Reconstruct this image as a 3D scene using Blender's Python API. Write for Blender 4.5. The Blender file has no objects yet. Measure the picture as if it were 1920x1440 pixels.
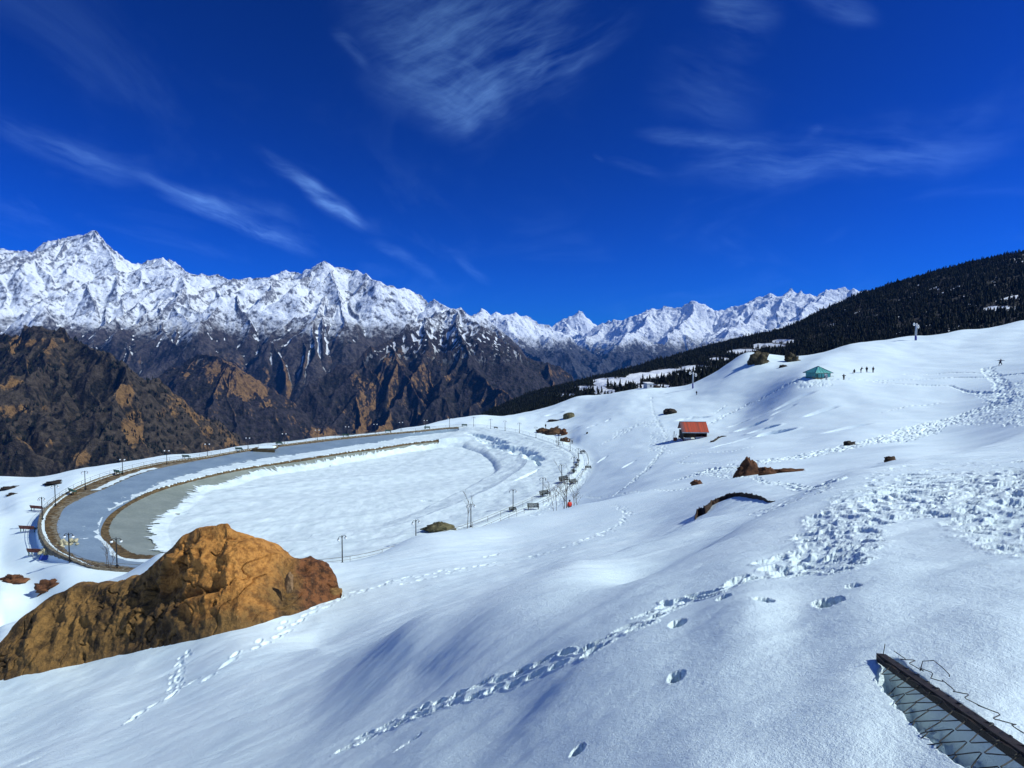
import bpy, math, random
import numpy as np
from mathutils import Vector
R = math.radians
scene = bpy.context.scene
# ------------------------------------------------------------------ camera
F = 1048.0; PITCH = math.atan(50.0 / F)
CP, SP = math.cos(PITCH), math.sin(PITCH)
cd = bpy.data.cameras.new('camera'); cam = bpy.data.objects.new('camera', cd)
scene.collection.objects.link(cam); scene.camera = cam
cam.rotation_euler = (math.pi / 2 - PITCH, 0, 0)
cd.sensor_width = 36; cd.lens = 36 * F / 1920; cd.clip_start = 0.05; cd.clip_end = 150000

def ray(px, py):
    u = (px - 960) / F; v = (720 - py) / F
    return (u, CP + v * SP, -SP + v * CP)
def at(px, py, Y):
    d = ray(px, py); s = Y / d[1]
    return Vector((d[0] * s, Y, d[2] * s))
def atz(px, py, z):
    d = ray(px, py); s = z / d[2]
    return Vector((d[0] * s, d[1] * s, z))

# ------------------------------------------------------------------ sun, sky, exposure
SUN_AZ, SUN_EL = 99.0, 42.5        # azimuth clockwise from the view direction (+Y)
sl = bpy.data.lights.new('sun', 'SUN'); sun = bpy.data.objects.new('sun', sl)
scene.collection.objects.link(sun)
sl.energy = 4.4; sl.angle = R(0.53); sl.color = (0.94, 1.0, 0.94)
sd = Vector((math.sin(R(SUN_AZ)) * math.cos(R(SUN_EL)), math.cos(R(SUN_AZ)) * math.cos(R(SUN_EL)), math.sin(R(SUN_EL))))
sun.rotation_euler = sd.to_track_quat('Z', 'Y').to_euler(); sun.location = sd * 50
scene.view_settings.view_transform = 'Standard'; scene.view_settings.look = 'None'
scene.view_settings.exposure = 0.2; scene.view_settings.gamma = 1.0
scene.cycles.max_bounces = 5; scene.cycles.diffuse_bounces = 3; scene.cycles.volume_bounces = 0
scene.cycles.transparent_max_bounces = 8

world = bpy.data.worlds.new('World'); scene.world = world; world.use_nodes = True
class NT:
    def __init__(s, tree): s.t = tree; s.n = tree.nodes; s.l = tree.links
    def put(s, inp, v):
        if v is None: return
        if isinstance(v, bpy.types.NodeSocket): s.l.new(v, inp)
        elif isinstance(v, (tuple, list)):
            v = tuple(v)
            if inp.type == 'RGBA' and len(v) == 3: v = v + (1,)
            inp.default_value = v
        else:
            inp.default_value = v
    def math(s, op, a, b=None, c=None, clamp=False):
        n = s.n.new('ShaderNodeMath'); n.operation = op; n.use_clamp = clamp
        s.put(n.inputs[0], a); s.put(n.inputs[1], b); s.put(n.inputs[2], c); return n.outputs[0]
    def vec(s, op, a, b=None):
        n = s.n.new('ShaderNodeVectorMath'); n.operation = op
        s.put(n.inputs[0], a); s.put(n.inputs[1], b)
        return n.outputs['Value'] if op in ('DOT_PRODUCT', 'LENGTH') else n.outputs[0]
    def comb(s, x, y, z=0.0):
        n = s.n.new('ShaderNodeCombineXYZ'); s.put(n.inputs[0], x); s.put(n.inputs[1], y); s.put(n.inputs[2], z); return n.outputs[0]
    def sep(s, v):
        n = s.n.new('ShaderNodeSeparateXYZ'); s.put(n.inputs[0], v); return n.outputs
    def noise(s, v, scale, detail=4, rough=0.55, dist=0.0, lac=2.0):
        n = s.n.new('ShaderNodeTexNoise'); s.put(n.inputs['Vector'], v)
        n.inputs['Scale'].default_value = scale; n.inputs['Detail'].default_value = detail
        n.inputs['Roughness'].default_value = rough; n.inputs['Distortion'].default_value = dist
        n.inputs['Lacunarity'].default_value = lac
        return n.outputs[0]
    def voro(s, v, scale, feat='F1'):
        n = s.n.new('ShaderNodeTexVoronoi'); s.put(n.inputs['Vector'], v); n.feature = feat
        n.inputs['Scale'].default_value = scale; return n.outputs[0]
    def ss(s, v, a, b):            # smoothstep a..b -> 0..1
        n = s.n.new('ShaderNodeMapRange'); n.interpolation_type = 'SMOOTHSTEP'
        s.put(n.inputs[0], v); s.put(n.inputs[1], a); s.put(n.inputs[2], b); return n.outputs[0]
    def mix(s, f, a, b, bt='MIX'):
        n = s.n.new('ShaderNodeMix'); n.data_type = 'RGBA'; n.blend_type = bt
        s.put(n.inputs[0], f); s.put(n.inputs[6], a); s.put(n.inputs[7], b); return n.outputs[2]
    def bump(s, h, strength, dist=0.1):
        n = s.n.new('ShaderNodeBump'); s.put(n.inputs['Height'], h)
        n.inputs['Strength'].default_value = strength; n.inputs['Distance'].default_value = dist; return n.outputs[0]

def build_world():
    t = NT(world.node_tree); t.n.clear()
    out = t.n.new('ShaderNodeOutputWorld'); bg = t.n.new('ShaderNodeBackground')
    t.l.new(bg.outputs[0], out.inputs[0])
    sky = t.n.new('ShaderNodeTexSky'); sky.sky_type = 'NISHITA'; sky.sun_disc = False
    sky.sun_elevation = R(SUN_EL); sky.sun_rotation = R(SUN_AZ)
    sky.altitude = 3000; sky.air_density = 1.0; sky.dust_density = 0.3; sky.ozone_density = 4.0
    hs = t.n.new('ShaderNodeHueSaturation'); hs.inputs['Saturation'].default_value = 1.18; hs.inputs['Value'].default_value = 1.0
    t.l.new(sky.outputs[0], hs.inputs['Color'])
    tc = t.n.new('ShaderNodeTexCoord'); d = tc.outputs['Generated']
    col = t.mix(1.0, hs.outputs[0], SKYTINT, 'MULTIPLY')
    total = None
    # cirrus: each streak is a window in sky direction, filled with noise drawn out along the wind of its group
    S = [((240, 322), (600, 478), 15, 1.0, 0), ((-60, 215), (300, 345), 26, .42, 0), ((290, 366), (520, 452), 9, .6, 0), ((330, 350), (600, 455), 30, .35, 0),
         ((470, 275), (690, 428), 16, .85, 0), ((560, 350), (690, 430), 17, .8, 0), ((700, 452), (825, 527), 12, .5, 0),
         ((850, 478), (925, 532), 11, .4, 0), ((640, 100), (1130, 60), 120, .50, 2), ((690, 60), (960, 230), 80, .30, 0), ((800, 235), (1200, 30), 30, .42, 2),
         ((620, 55), (700, 130), 12, .4, 0), ((1310, 0), (1440, 95), 38, .36, 0), ((1190, 245), (1420, 272), 14, .46, 1),
         ((1230, 322), (1960, 235), 44, .36, 1), ((1380, 330), (1900, 280), 26, .2, 1), ((1480, -10), (1650, 45), 18, .4, 0), ((1110, 288), (1135, 305), 5, .6, 0),
         ((1210, 130), (1450, 215), 60, .16, 0), ((1510, 250), (1545, 240), 9, .4, 1), ((1130, 300), (1260, 325), 10, .2, 1)]
    G = []
    for gi, (a, b) in enumerate([((300, 330), (700, 470)), ((1000, 200), (1500, 200)), ((800, 235), (1200, 30))]):
        A = Vector(ray(*a)).normalized(); B = Vector(ray(*b)).normalized(); c = (A + B).normalized()
        tt = (B - A).normalized(); nn = c.cross(tt).normalized()
        u = t.vec('DOT_PRODUCT', d, tuple(tt)); v = t.vec('DOT_PRODUCT', d, tuple(nn))
        wob = t.math('SUBTRACT', t.noise(t.comb(t.math('MULTIPLY', u, 7.0), t.math('MULTIPLY', v, 7.0), gi * 1.9), 1.0, 3), .5)
        v2 = t.math('ADD', v, t.math('MULTIPLY', wob, .05))
        n1 = t.noise(t.comb(t.math('MULTIPLY', u, 5.0), t.math('MULTIPLY', v2, 17.0), gi * 3.7), 1.0, 4, .62)
        n2 = t.noise(t.comb(t.math('MULTIPLY', u, 10.0), t.math('MULTIPLY', v2, 60.0), gi * 5.1), 1.0, 4, .66)
        nq = t.ss(t.math('ADD', t.math('MULTIPLY', n1, .6), t.math('MULTIPLY', n2, .42)), .34, .86)
        G.append((nq, wob))
    for i, (a, b, w, amp, gi) in enumerate(S):
        A = Vector(ray(*a)).normalized(); B = Vector(ray(*b)).normalized()
        c = (A + B).normalized(); tt = (B - A); L = tt.length / 2; tt.normalize(); nn = c.cross(tt).normalized()
        wr = w / F * 1.1; mid = (A + B) / 2
        da = t.math('MULTIPLY_ADD', t.vec('DOT_PRODUCT', d, tuple(tt)), 1 / L, -mid.dot(tt) / L)
        db = t.math('MULTIPLY_ADD', t.vec('DOT_PRODUCT', d, tuple(nn)), 1 / wr, -mid.dot(nn) / wr)
        db = t.math('MULTIPLY_ADD', G[gi][1], 2.2, db)
        r2 = t.math('ADD', t.math('MULTIPLY', t.math('MULTIPLY', da, da), t.math('ABSOLUTE', da)), t.math('MULTIPLY', db, db))
        m = t.math('MAXIMUM', t.math('MULTIPLY_ADD', r2, -.62, 1.0), 0.0)
        m = t.math('MULTIPLY', t.math('MULTIPLY', t.math('MULTIPLY', m, m), m), amp * 1.45)
        m = t.math('MULTIPLY', m, t.math('GREATER_THAN', t.vec('DOT_PRODUCT', d, tuple(c)), .4))
        q = t.math('MULTIPLY', m, G[gi][0])
        total = q if total is None else t.math('ADD', total, q)
    total = t.math('MINIMUM', total, 1.0)
    # faint high veil over the right half of the sky
    vx = t.sep(d)
    pl = t.comb(t.math('DIVIDE', vx[0], t.math('ADD', vx[2], .15)), t.math('MULTIPLY', t.math('DIVIDE', vx[1], t.math('ADD', vx[2], .15)), .6))
    veil = t.math('MULTIPLY', t.ss(t.noise(pl, 1.3, 6, .62, 1.6), .48, .8), .13)
    total = t.math('ADD', total, veil)
    # unseen cloud brightness added overhead and behind the viewpoint, fill light for the snow
    back_fill = t.math('MULTIPLY', t.ss(t.math('ADD', t.math('MULTIPLY', vx[1], -1.0), t.math('MULTIPLY', vx[2], .45)), .12, .75), t.ss(t.noise(pl, .8, 4, .6, .6), .3, .7))
    total = t.math('ADD', total, t.math('MULTIPLY', back_fill, .75))
    total = t.math('MULTIPLY', total, t.ss(vx[2], 0.0, 0.12))
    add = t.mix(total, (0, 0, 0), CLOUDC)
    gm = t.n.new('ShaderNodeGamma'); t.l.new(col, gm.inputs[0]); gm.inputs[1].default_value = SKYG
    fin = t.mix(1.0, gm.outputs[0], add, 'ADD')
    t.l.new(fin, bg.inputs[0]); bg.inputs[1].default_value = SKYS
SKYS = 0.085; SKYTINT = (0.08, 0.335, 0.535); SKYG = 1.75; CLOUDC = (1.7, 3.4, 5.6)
world.cycles.sampling_method = 'MANUAL'; world.cycles.sample_map_resolution = 256
build_world()

# ------------------------------------------------------------------ helpers
C = scene.collection
def tag(o, label=None, cat=None, group=None, kind=None):
    if label: o['label'] = label
    if cat: o['category'] = cat
    if group: o['group'] = group
    if kind: o['kind'] = kind
    return o
def empty(name, loc, rz=0.0, label=None, cat=None, group=None, scale=None):
    o = bpy.data.objects.new(name, None); C.objects.link(o); o.location = loc; o.rotation_euler = (0, 0, rz)
    o.empty_display_size = 0.1
    if scale: o.scale = (scale,) * 3
    return tag(o, label, cat, group)
def copy_tree(o, parent=None):
    c = o.copy(); C.objects.link(c)
    c.parent = parent
    for ch in list(o.children): copy_tree(ch, c)
    return c
def np_mesh(name, V, Q, mat=None, smooth=True, parent=None):
    me = bpy.data.meshes.new(name)
    V = np.asarray(V, np.float32); Q = np.asarray(Q, np.int32); k = Q.shape[1]
    me.vertices.add(len(V)); me.vertices.foreach_set('co', V.ravel())
    me.loops.add(Q.size); me.loops.foreach_set('vertex_index', Q.ravel())
    me.polygons.add(len(Q)); me.polygons.foreach_set('loop_start', np.arange(0, Q.size, k, dtype=np.int32))
    me.polygons.foreach_set('use_smooth', np.full(len(Q), smooth))
    me.update(calc_edges=True)
    if mat: me.materials.append(mat)
    o = bpy.data.objects.new(name, me); C.objects.link(o)
    if parent: o.parent = parent
    return o
def grid_quads(ny, nx, keep=None, wrap=False):
    i = np.arange(ny - 1)[:, None]; j = np.arange(nx if wrap else nx - 1)[None, :]
    j2 = (j + 1) % nx
    a = i * nx + j; b = i * nx + j2; c = (i + 1) * nx + j2; d = (i + 1) * nx + j
    q = np.stack([a, b, c, d], -1).reshape(-1, 4)
    if keep is not None: q = q[keep.ravel()]
    return q
class MB:
    """collects shapes into one mesh"""
    def __init__(s): s.v = []; s.f = []
    def add(s, vs, fs):
        o = len(s.v); s.v += [tuple(v) for v in vs]; s.f += [tuple(i + o for i in f) for f in fs]; return s
    def box(s, c, size, rz=0.0, rx=0.0, ry=0.0, taper=1.0):
        from mathutils import Euler
        M = Euler((rx, ry, rz)).to_matrix(); c = Vector(c); x, y, z = [k / 2 for k in size]
        vs = []
        for sz in (-1, 1):
            for sx, sy in ((-1, -1), (1, -1), (1, 1), (-1, 1)):
                tp = taper if sz > 0 else 1
                vs.append(c + M @ Vector((sx * x * tp, sy * y * tp, sz * z)))
        return s.add(vs, [(3, 2, 1, 0), (4, 5, 6, 7), (0, 1, 5, 4), (1, 2, 6, 5), (2, 3, 7, 6), (3, 0, 4, 7)])
    def tube(s, pts, rad, n=8, cap=True):
        pts = [Vector(p) for p in pts]
        if not hasattr(rad, '__len__'): rad = [rad] * len(pts)
        rings = []; prev = None
        for i, p in enumerate(pts):
            t = (pts[min(i + 1, len(pts) - 1)] - pts[max(i - 1, 0)]).normalized()
            if prev is None:
                up = Vector((0, 0, 1)) if abs(t.z) < .9 else Vector((1, 0, 0)); a = t.cross(up).normalized()
            else:
                a = (prev - t * prev.dot(t))
                a = a.normalized() if a.length > 1e-6 else t.orthogonal().normalized()
            prev = a; b = t.cross(a)
            rings.append([p + (a * math.cos(2 * math.pi * k / n) + b * math.sin(2 * math.pi * k / n)) * rad[i] for k in range(n)])
        vs = [v for r in rings for v in r]; fs = []
        for i in range(len(rings) - 1):
            for k in range(n):
                k2 = (k + 1) % n; fs.append((i * n + k, i * n + k2, (i + 1) * n + k2, (i + 1) * n + k))
        if cap:
            fs.append(tuple(range(n))[::-1]); fs.append(tuple((len(rings) - 1) * n + k for k in range(n)))
        return s.add(vs, fs)
    def ball(s, c, r, n=12, m=8, sc=(1, 1, 1)):
        vs = [(c[0], c[1], c[2] + r * sc[2])]; fs = []
        for i in range(1, m):
            ph = math.pi * i / m
            for k in range(n):
                th = 2 * math.pi * k / n
                vs.append((c[0] + r * sc[0] * math.sin(ph) * math.cos(th), c[1] + r * sc[1] * math.sin(ph) * math.sin(th), c[2] + r * sc[2] * math.cos(ph)))
        vs.append((c[0], c[1], c[2] - r * sc[2])); e = len(vs) - 1
        for k in range(n):
            k2 = (k + 1) % n
            fs.append((0, 1 + k, 1 + k2)); fs.append((e, e - n + k2, e - n + k))
            for i in range(m - 2): fs.append((1 + i * n + k, 1 + (i + 1) * n + k, 1 + (i + 1) * n + k2, 1 + i * n + k2))
        return s.add(vs, fs)
    def build(s, name, mat, parent=None, smooth=False, loc=None):
        me = bpy.data.meshes.new(name); me.from_pydata(s.v, [], s.f); me.update()
        if smooth: me.polygons.foreach_set('use_smooth', [True] * len(me.polygons))
        if mat: me.materials.append(mat)
        o = bpy.data.objects.new(name, me); C.objects.link(o)
        if parent: o.parent = parent
        if loc is not None: o.location = loc
        return o

# ---- numpy noise
def _hash(ix, iy, seed):
    h = (ix.astype(np.int64) * 374761393 + iy.astype(np.int64) * 668265263 + seed * 1442695041) & 0xffffffff
    h = ((h ^ (h >> 13)) * 1274126177) & 0xffffffff
    return (h ^ (h >> 16)) & 0xffffffff
def perlin(x, y, seed=0):
    x = np.asarray(x, np.float64); y = np.asarray(y, np.float64)
    ix = np.floor(x); iy = np.floor(y); fx = x - ix; fy = y - iy
    u = fx * fx * fx * (fx * (fx * 6 - 15) + 10); v = fy * fy * fy * (fy * (fy * 6 - 15) + 10)
    def g(dx, dy):
        a = _hash(ix + dx, iy + dy, seed) * (2 * np.pi / 4294967296.0)
        return np.cos(a) * (fx - dx) + np.sin(a) * (fy - dy)
    a = g(0, 0); b = g(1, 0); c = g(0, 1); d = g(1, 1)
    return ((a + (b - a) * u) * (1 - v) + (c + (d - c) * u) * v) * 1.5
def fbm(x, y, o=4, seed=0, gain=0.5):
    r = 0; a = 1
    for i in range(o): r = r + a * perlin(x * 2 ** i, y * 2 ** i, seed + i * 17); a *= gain
    return r
def ridged(x, y, o=4, seed=0, gain=0.5):
    r = 0; a = 1; w = 1
    for i in range(o):
        n = 1 - np.abs(perlin(x * 2 ** i, y * 2 ** i, seed + i * 31)); n = n * n * w
        r = r + a * n; w = np.clip(n * 1.6, 0, 1); a *= gain
    return r
def sstep(x, a, b):
    t = np.clip((x - a) / (b - a), 0, 1); return t * t * (3 - 2 * t)

# ---- materials
def mat(name):
    m = bpy.data.materials.new(name); m.use_nodes = True
    t = NT(m.node_tree); p = m.node_tree.nodes['Principled BSDF']
    return m, t, p
def pos(t): return t.n.new('ShaderNodeNewGeometry').outputs['Position']
def nrm(t): return t.n.new('ShaderNodeNewGeometry').outputs['True Normal']
def simple(name, col, rough=0.6, metal=0.0, var=0.25, scale=3.0, bump=0.0, spec=0.4):
    m, t, p = mat(name); tc = t.n.new('ShaderNodeTexCoord').outputs['Object']
    n = t.noise(tc, scale, 5, .6)
    c = t.mix(t.ss(n, .3, .7), tuple(k * (1 - var) for k in col), tuple(min(1, k * (1 + var)) for k in col))
    t.put(p.inputs['Base Color'], c); p.inputs['Roughness'].default_value = rough; p.inputs['Metallic'].default_value = metal
    p.inputs['Specular IOR Level'].default_value = spec
    if bump: t.put(p.inputs['Normal'], t.bump(t.noise(tc, scale * 4, 6, .65), bump, 0.05))
    return m
# ------------------------------------------------------------------ mountains
def M_mountain(name, snowline, snowfuzz, dry, k=1.0, rock=(0.055, 0.048, 0.046), snow_rock=(0.16, 0.16, 0.18), steep=(0.40, 0.72), GR=(.95, 1.08), WG=.85, BS=.9):
    m, t, p = mat(name); P = pos(t); N = nrm(t); ns = t.sep(N); ps = t.sep(P)
    def sc(v, s): return t.vec('MULTIPLY', v, (s, s, s * .6))
    n_big = t.noise(P, 0.0011 * k, 5, .6); n_mid = t.noise(P, 0.006 * k, 6, .62); n_fine = t.noise(P, 0.03 * k, 6, .7)
    # rock / dark wood / dry grass
    rk = t.mix(t.ss(n_fine, .35, .65), tuple(c * .55 for c in rock), tuple(c * 1.6 for c in rock))
    wood = t.mix(t.ss(n_fine, .35, .62), (0.006, 0.008, 0.007), (0.028, 0.025, 0.018))
    f_wood = t.ss(t.math('ADD', t.math('ADD', n_mid, t.math('MULTIPLY', ns[0], -.22)), t.math('MULTIPLY', n_fine, .25)), .56, .70)
    ga = t.n.new('ShaderNodeAttribute'); ga.attribute_name = 'gully'
    f_wood = t.math('MAXIMUM', f_wood, t.math('MULTIPLY', t.ss(t.math('ADD', ga.outputs['Fac'], t.math('MULTIPLY', t.math('SUBTRACT', n_fine, .5), .4)), .54, .70), WG))
    base = t.mix(f_wood, rk, wood)
    grass = t.mix(t.ss(n_fine, .3, .65), (0.085, 0.050, 0.022), (0.26, 0.150, 0.062))
    gv = t.math('ADD', t.math('ADD', t.math('MULTIPLY', n_big, 1.0), t.math('MULTIPLY', n_mid, .55)), t.math('MULTIPLY', ns[0], .30))
    gv = t.math('ADD', gv, t.math('MULTIPLY', t.math('SUBTRACT', n_fine, .5), .35))
    dr = t.n.new('ShaderNodeAttribute'); dr.attribute_name = 'dry'
    gv = t.math('ADD', gv, t.math('MULTIPLY', dr.outputs['Fac'], .34))
    f_gr = t.math('MULTIPLY', t.ss(gv, GR[0], GR[1]), t.math('SUBTRACT', 1.0, t.ss(ps[2], dry[0], dry[1])))
    base = t.mix(f_gr, base, grass)
    # snow: height + gullies + gentle ground
    slopef = t.ss(t.math('ADD', ns[2], t.math('MULTIPLY', t.math('SUBTRACT', n_fine, .5), 1.05)), steep[0], steep[1])
    hz = t.math('ADD', ps[2], t.math('MULTIPLY', t.math('SUBTRACT', n_mid, .5), snowfuzz))
    hz = t.math('ADD', hz, t.math('MULTIPLY', t.math('SUBTRACT', n_fine, .5), snowfuzz * .9))
    hz = t.math('ADD', hz, t.math('MULTIPLY', ns[0], -snowfuzz * .3))
    f_h = t.ss(hz, snowline[0], snowline[1])
    at_ = t.n.new('ShaderNodeAttribute'); at_.attribute_name = 'gully'
    gul = t.ss(t.math('ADD', at_.outputs['Fac'], t.math('MULTIPLY', t.math('SUBTRACT', n_fine, .5), .5)), .74, .86)
    f_g = t.math('MULTIPLY', gul, t.ss(ps[2], snowline[0] - snowfuzz * 1.1, snowline[0]))
    f_s = t.math('MAXIMUM', t.math('MULTIPLY', f_h, slopef), t.math('MULTIPLY', f_g, t.ss(ns[2], .25, .5)))
    hi = t.mix(t.ss(n_fine, .4, .6), tuple(c * .6 for c in snow_rock), snow_rock)
    base = t.mix(f_h, base, hi)
    col = t.mix(f_s, base, (0.80, 0.84, 0.90))
    t.put(p.inputs['Base Color'], col); p.inputs['Roughness'].default_value = .85; p.inputs['Specular IOR Level'].default_value = .15
    t.put(p.inputs['Normal'], t.bump(t.math('ADD', n_mid, t.math('MULTIPLY', n_fine, .7)), BS, 45 / k))
    return m

def seg_field(X, Y, segs):
    """max over ridge segments of (ridge height - slope * distance)"""
    Z = np.full(X.shape, -1e9, np.float32)
    for (x0, y0, z0, x1, y1, z1, k) in segs:
        dx, dy = x1 - x0, y1 - y0; L2 = dx * dx + dy * dy + 1e-6
        rad = 1600.0 / k
        m = (X > min(x0, x1) - rad) & (X < max(x0, x1) + rad) & (Y > min(y0, y1) - rad) & (Y < max(y0, y1) + rad)
        if not m.any(): continue
        xs = X[m]; ys = Y[m]
        tt = np.clip(((xs - x0) * dx + (ys - y0) * dy) / L2, 0, 1)
        d = np.sqrt((xs - x0 - tt * dx) ** 2 + (ys - y0 - tt * dy) ** 2)
        z = z0 + (z1 - z0) * tt - k * (d + 25 - 25 * np.exp(-d / 25))
        Z[m] = np.maximum(Z[m], z)
    return Z

def ridges_to_segs(ridges, rng, spur=(420, 0.5, 1500), sub=(260, 0.6, 500), zmin=-1400, side=None):
    segs = []
    def walk(P, k, lvl):
        for a, b in zip(P[:-1], P[1:]): segs.append((a.x, a.y, a.z, b.x, b.y, b.z, k))
        if lvl >= 2: return
        step, g, Lmax = (spur, sub)[lvl]
        acc = step * rng.uniform(.3, .9)
        for a, b in zip(P[:-1], P[1:]):
            d = Vector((b.x - a.x, b.y - a.y, 0)); L = d.length
            if L < 1: continue
            d.normalize(); s = 0
            while acc < L:
                p = a.lerp(b, acc / L)
                for sg in ((-1, 1) if lvl else (side or (-1, 1))):
                    nn = Vector((d.y, -d.x, 0)) * sg
                    if lvl == 0 and nn.y > 0.3 and side is None: continue
                    ang = rng.uniform(-.5, .5) + (0.5 * sg if lvl else 0)
                    dirv = Vector((nn.x * math.cos(ang) - nn.y * math.sin(ang), nn.x * math.sin(ang) + nn.y * math.cos(ang), 0))
                    Ls = Lmax * rng.uniform(.5, 1.0); n = 4 if lvl == 0 else 2
                    q = Vector(p) - Vector((0, 0, 8)); Q = [q.copy()]
                    for i in range(n):
                        dirv = (dirv + Vector((rng.uniform(-.28, .28), rng.uniform(-.28, .28), 0))).normalized()
                        q = q + dirv * (Ls / n); q.z -= g * rng.uniform(.75, 1.3) * Ls / n; Q.append(q.copy())
                        if q.z < zmin: break
                    walk(Q, k * rng.uniform(1.0, 1.2), lvl + 1)
                acc += step * rng.uniform(.7, 1.35)
            acc -= L
    for P, k in ridges: walk([at(*q) for q in P], k, 0)
    return segs

def mountain(name, ur, Yr, nu, ny, segs, base, warp, det, material, kind='structure', ypow=1.0, label=None, dry_spots=()):
    u = np.linspace(ur[0], ur[1], nu); tt = np.linspace(0, 1, ny) ** ypow
    Yv = Yr[0] * (Yr[1] / Yr[0]) ** tt
    U, YY = np.meshgrid(u, Yv); X = U * YY; Y = YY
    s = warp[1]
    Xw = X + warp[0] * fbm(X / s, Y / s, 4, 11, .55); Yw = Y + warp[0] * fbm(X / s, Y / s, 4, 47, .55)
    Z = seg_field(Xw.astype(np.float32), Yw.astype(np.float32), segs).astype(np.float64)
    Z = np.maximum(Z, base - 300)
    rg = ridged(X / det[1], Y / det[1], 5, 5, .52)
    Z = Z + det[0] * (rg - 1.25)
    Z = Z + det[0] * .30 * fbm(X / (det[1] * .16), Y / (det[1] * .16), 3, 91, .6)
    # gully attribute : laplacian-like concavity from a blurred copy
    def blur(A, k):
        for ax in (0, 1):
            c = np.cumsum(np.pad(A, [(k + 1, k) if a == ax else (0, 0) for a in (0, 1)], mode='edge'), ax)
            A = (np.take(c, range(2 * k + 1, c.shape[ax]), ax) - np.take(c, range(0, c.shape[ax] - 2 * k - 1), ax)) / (2 * k + 1)
        return A
    cc = blur(Z, 5) - Z; g = np.clip(.5 + cc / (3.2 * cc.std() + 1e-6), 0, 1)
    o = np_mesh(name, np.stack([X, Y, Z], -1).reshape(-1, 3), grid_quads(ny, nu), material)
    dep = Y * CP - Z * SP; qx = 960 + F * X / dep; qy = 720 - F * (Z * CP + Y * SP) / dep; dry_ = np.zeros_like(Z)
    for cx, cy, rx, ry in dry_spots:
        dry_ = np.maximum(dry_, np.clip(1.25 - np.sqrt(((qx - cx) / rx) ** 2 + ((qy - cy) / ry) ** 2) + .5 * fbm(X / 420, Y / 420, 3, 130), 0, 1))
    at2 = o.data.attributes.new('dry', 'FLOAT', 'POINT'); at2.data.foreach_set('value', (dry_ - .12 * bool(dry_spots)).astype(np.float32).ravel())
    a = o.data.attributes.new('gully', 'FLOAT', 'POINT'); a.data.foreach_set('value', g.astype(np.float32).ravel())
    tag(o, label=label, kind=kind)
    return o, (U, Y, Z, u, Yv)

rng = random.Random(7)
def line(pts, Y):
    """pts: pixel list; Y constant or per-point"""
    return [(p[0], p[1], (Y[i] if hasattr(Y, '__len__') else Y)) for i, p in enumerate(pts)]
# left snowy range ------------------------------------------------
SKY_L = [(-320, 470), (-160, 478), (-60, 466), (0, 463), (25, 468), (45, 466), (60, 470), (75, 464), (88, 456), (100, 452), (125, 450), (150, 441), (168, 436), (180, 435), (190, 440), (200, 452), (212, 468), (222, 476), (235, 485), (250, 492), (270, 495),
         (285, 487), (300, 482), (312, 488), (325, 490), (345, 503), (360, 508), (375, 506), (388, 512), (405, 512), (420, 518), (440, 521), (455, 514), (475, 513), (490, 512), (498, 509), (512, 509), (525, 502), (545, 507), (560, 507),
         (575, 497), (598, 491), (612, 494), (630, 495), (645, 501), (655, 508), (675, 512), (692, 515), (702, 523), (715, 530), (735, 537), (760, 544), (785, 553), (800, 561), (812, 553), (822, 558), (840, 567), (858, 571), (880, 582), (905, 592), (930, 612)]
YL = [9200 - 1700 * max(0, min(1, (p[0] - 100) / 750)) + 130 * math.sin(p[0] * .05) for p in SKY_L]
ridL = [(line(SKY_L, YL), .98)]
# buttress arms of the snowy range and the two dark shoulders under it
ridL += [([(178, 437, 8950), (150, 480, 8500), (110, 520, 8000), (60, 560, 7500), (20, 600, 7000)], .85),
         ([(180, 437, 8950), (215, 500, 8400), (300, 540, 7800), (380, 575, 7200), (430, 620, 6700)], .85),
         ([(300, 484, 8600), (340, 530, 8000), (345, 580, 7000), (400, 640, 6500), (470, 700, 6100)], .85),
         ([(345, 582, 7000), (270, 597, 6700), (190, 632, 6400), (120, 655, 6200)], .9),
         ([(598, 492, 8000), (560, 550, 7400), (520, 600, 6900), (500, 660, 6500), (520, 720, 6200)], .9),
         ([(612, 494, 8000), (640, 560, 7200), (650, 610, 6800), (610, 680, 6300)], .9),
         ([(440, 521, 8400), (450, 570, 7600), (440, 610, 7000), (420, 680, 6500)], .9)]
mL = M_mountain('snowy_range_rock', (180, 520), 520, (-200, 100), k=.62, snow_rock=(0.20, 0.21, 0.245), steep=(.34, .60), BS=.7)
segsL = ridges_to_segs(ridL, rng, spur=(560, .50, 2100), sub=(380, .62, 700))
mountain('snowy_mountain_range', (-1.32, 0.06), (5600, 10400), 1150, 560, segsL, -900, (110, 1100), (60, 900), mL)
# middle mountains ------------------------------------------------
ridM = [([(740, 660, 5900), (790, 612, 5850), (822, 592, 5800), (845, 582, 5750), (862, 583, 5700), (885, 596, 5600), (905, 614, 5450)], .8),
        ([(835, 584, 5750), (800, 598, 5500), (740, 622, 5250), (680, 655, 5000), (600, 708, 4700), (520, 768, 4400), (440, 832, 4100), (400, 865, 4000)], .95),
        ([(858, 584, 5700), (862, 640, 5100), (880, 690, 4700), (925, 712, 4400), (955, 742, 4100), (948, 785, 3900)], .95),
        ([(880, 596, 5600), (905, 640, 5400), (950, 645, 5500), (985, 660, 5500), (1030, 680, 5500), (1068, 702, 5500), (1090, 735, 5400)], 1.0),
        ([(800, 594, 5500), (790, 680, 4900), (740, 760, 4400), (700, 820, 4100)], 1.0),
        ([(740, 624, 5250), (690, 720, 4700), (610, 800, 4300)], 1.0),
        ([(862, 642, 5100), (830, 740, 4500), (800, 810, 4100)], 1.05),
        ([(905, 640, 5300), (900, 700, 4900), (860, 780, 4200)], 1.05)]
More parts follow.
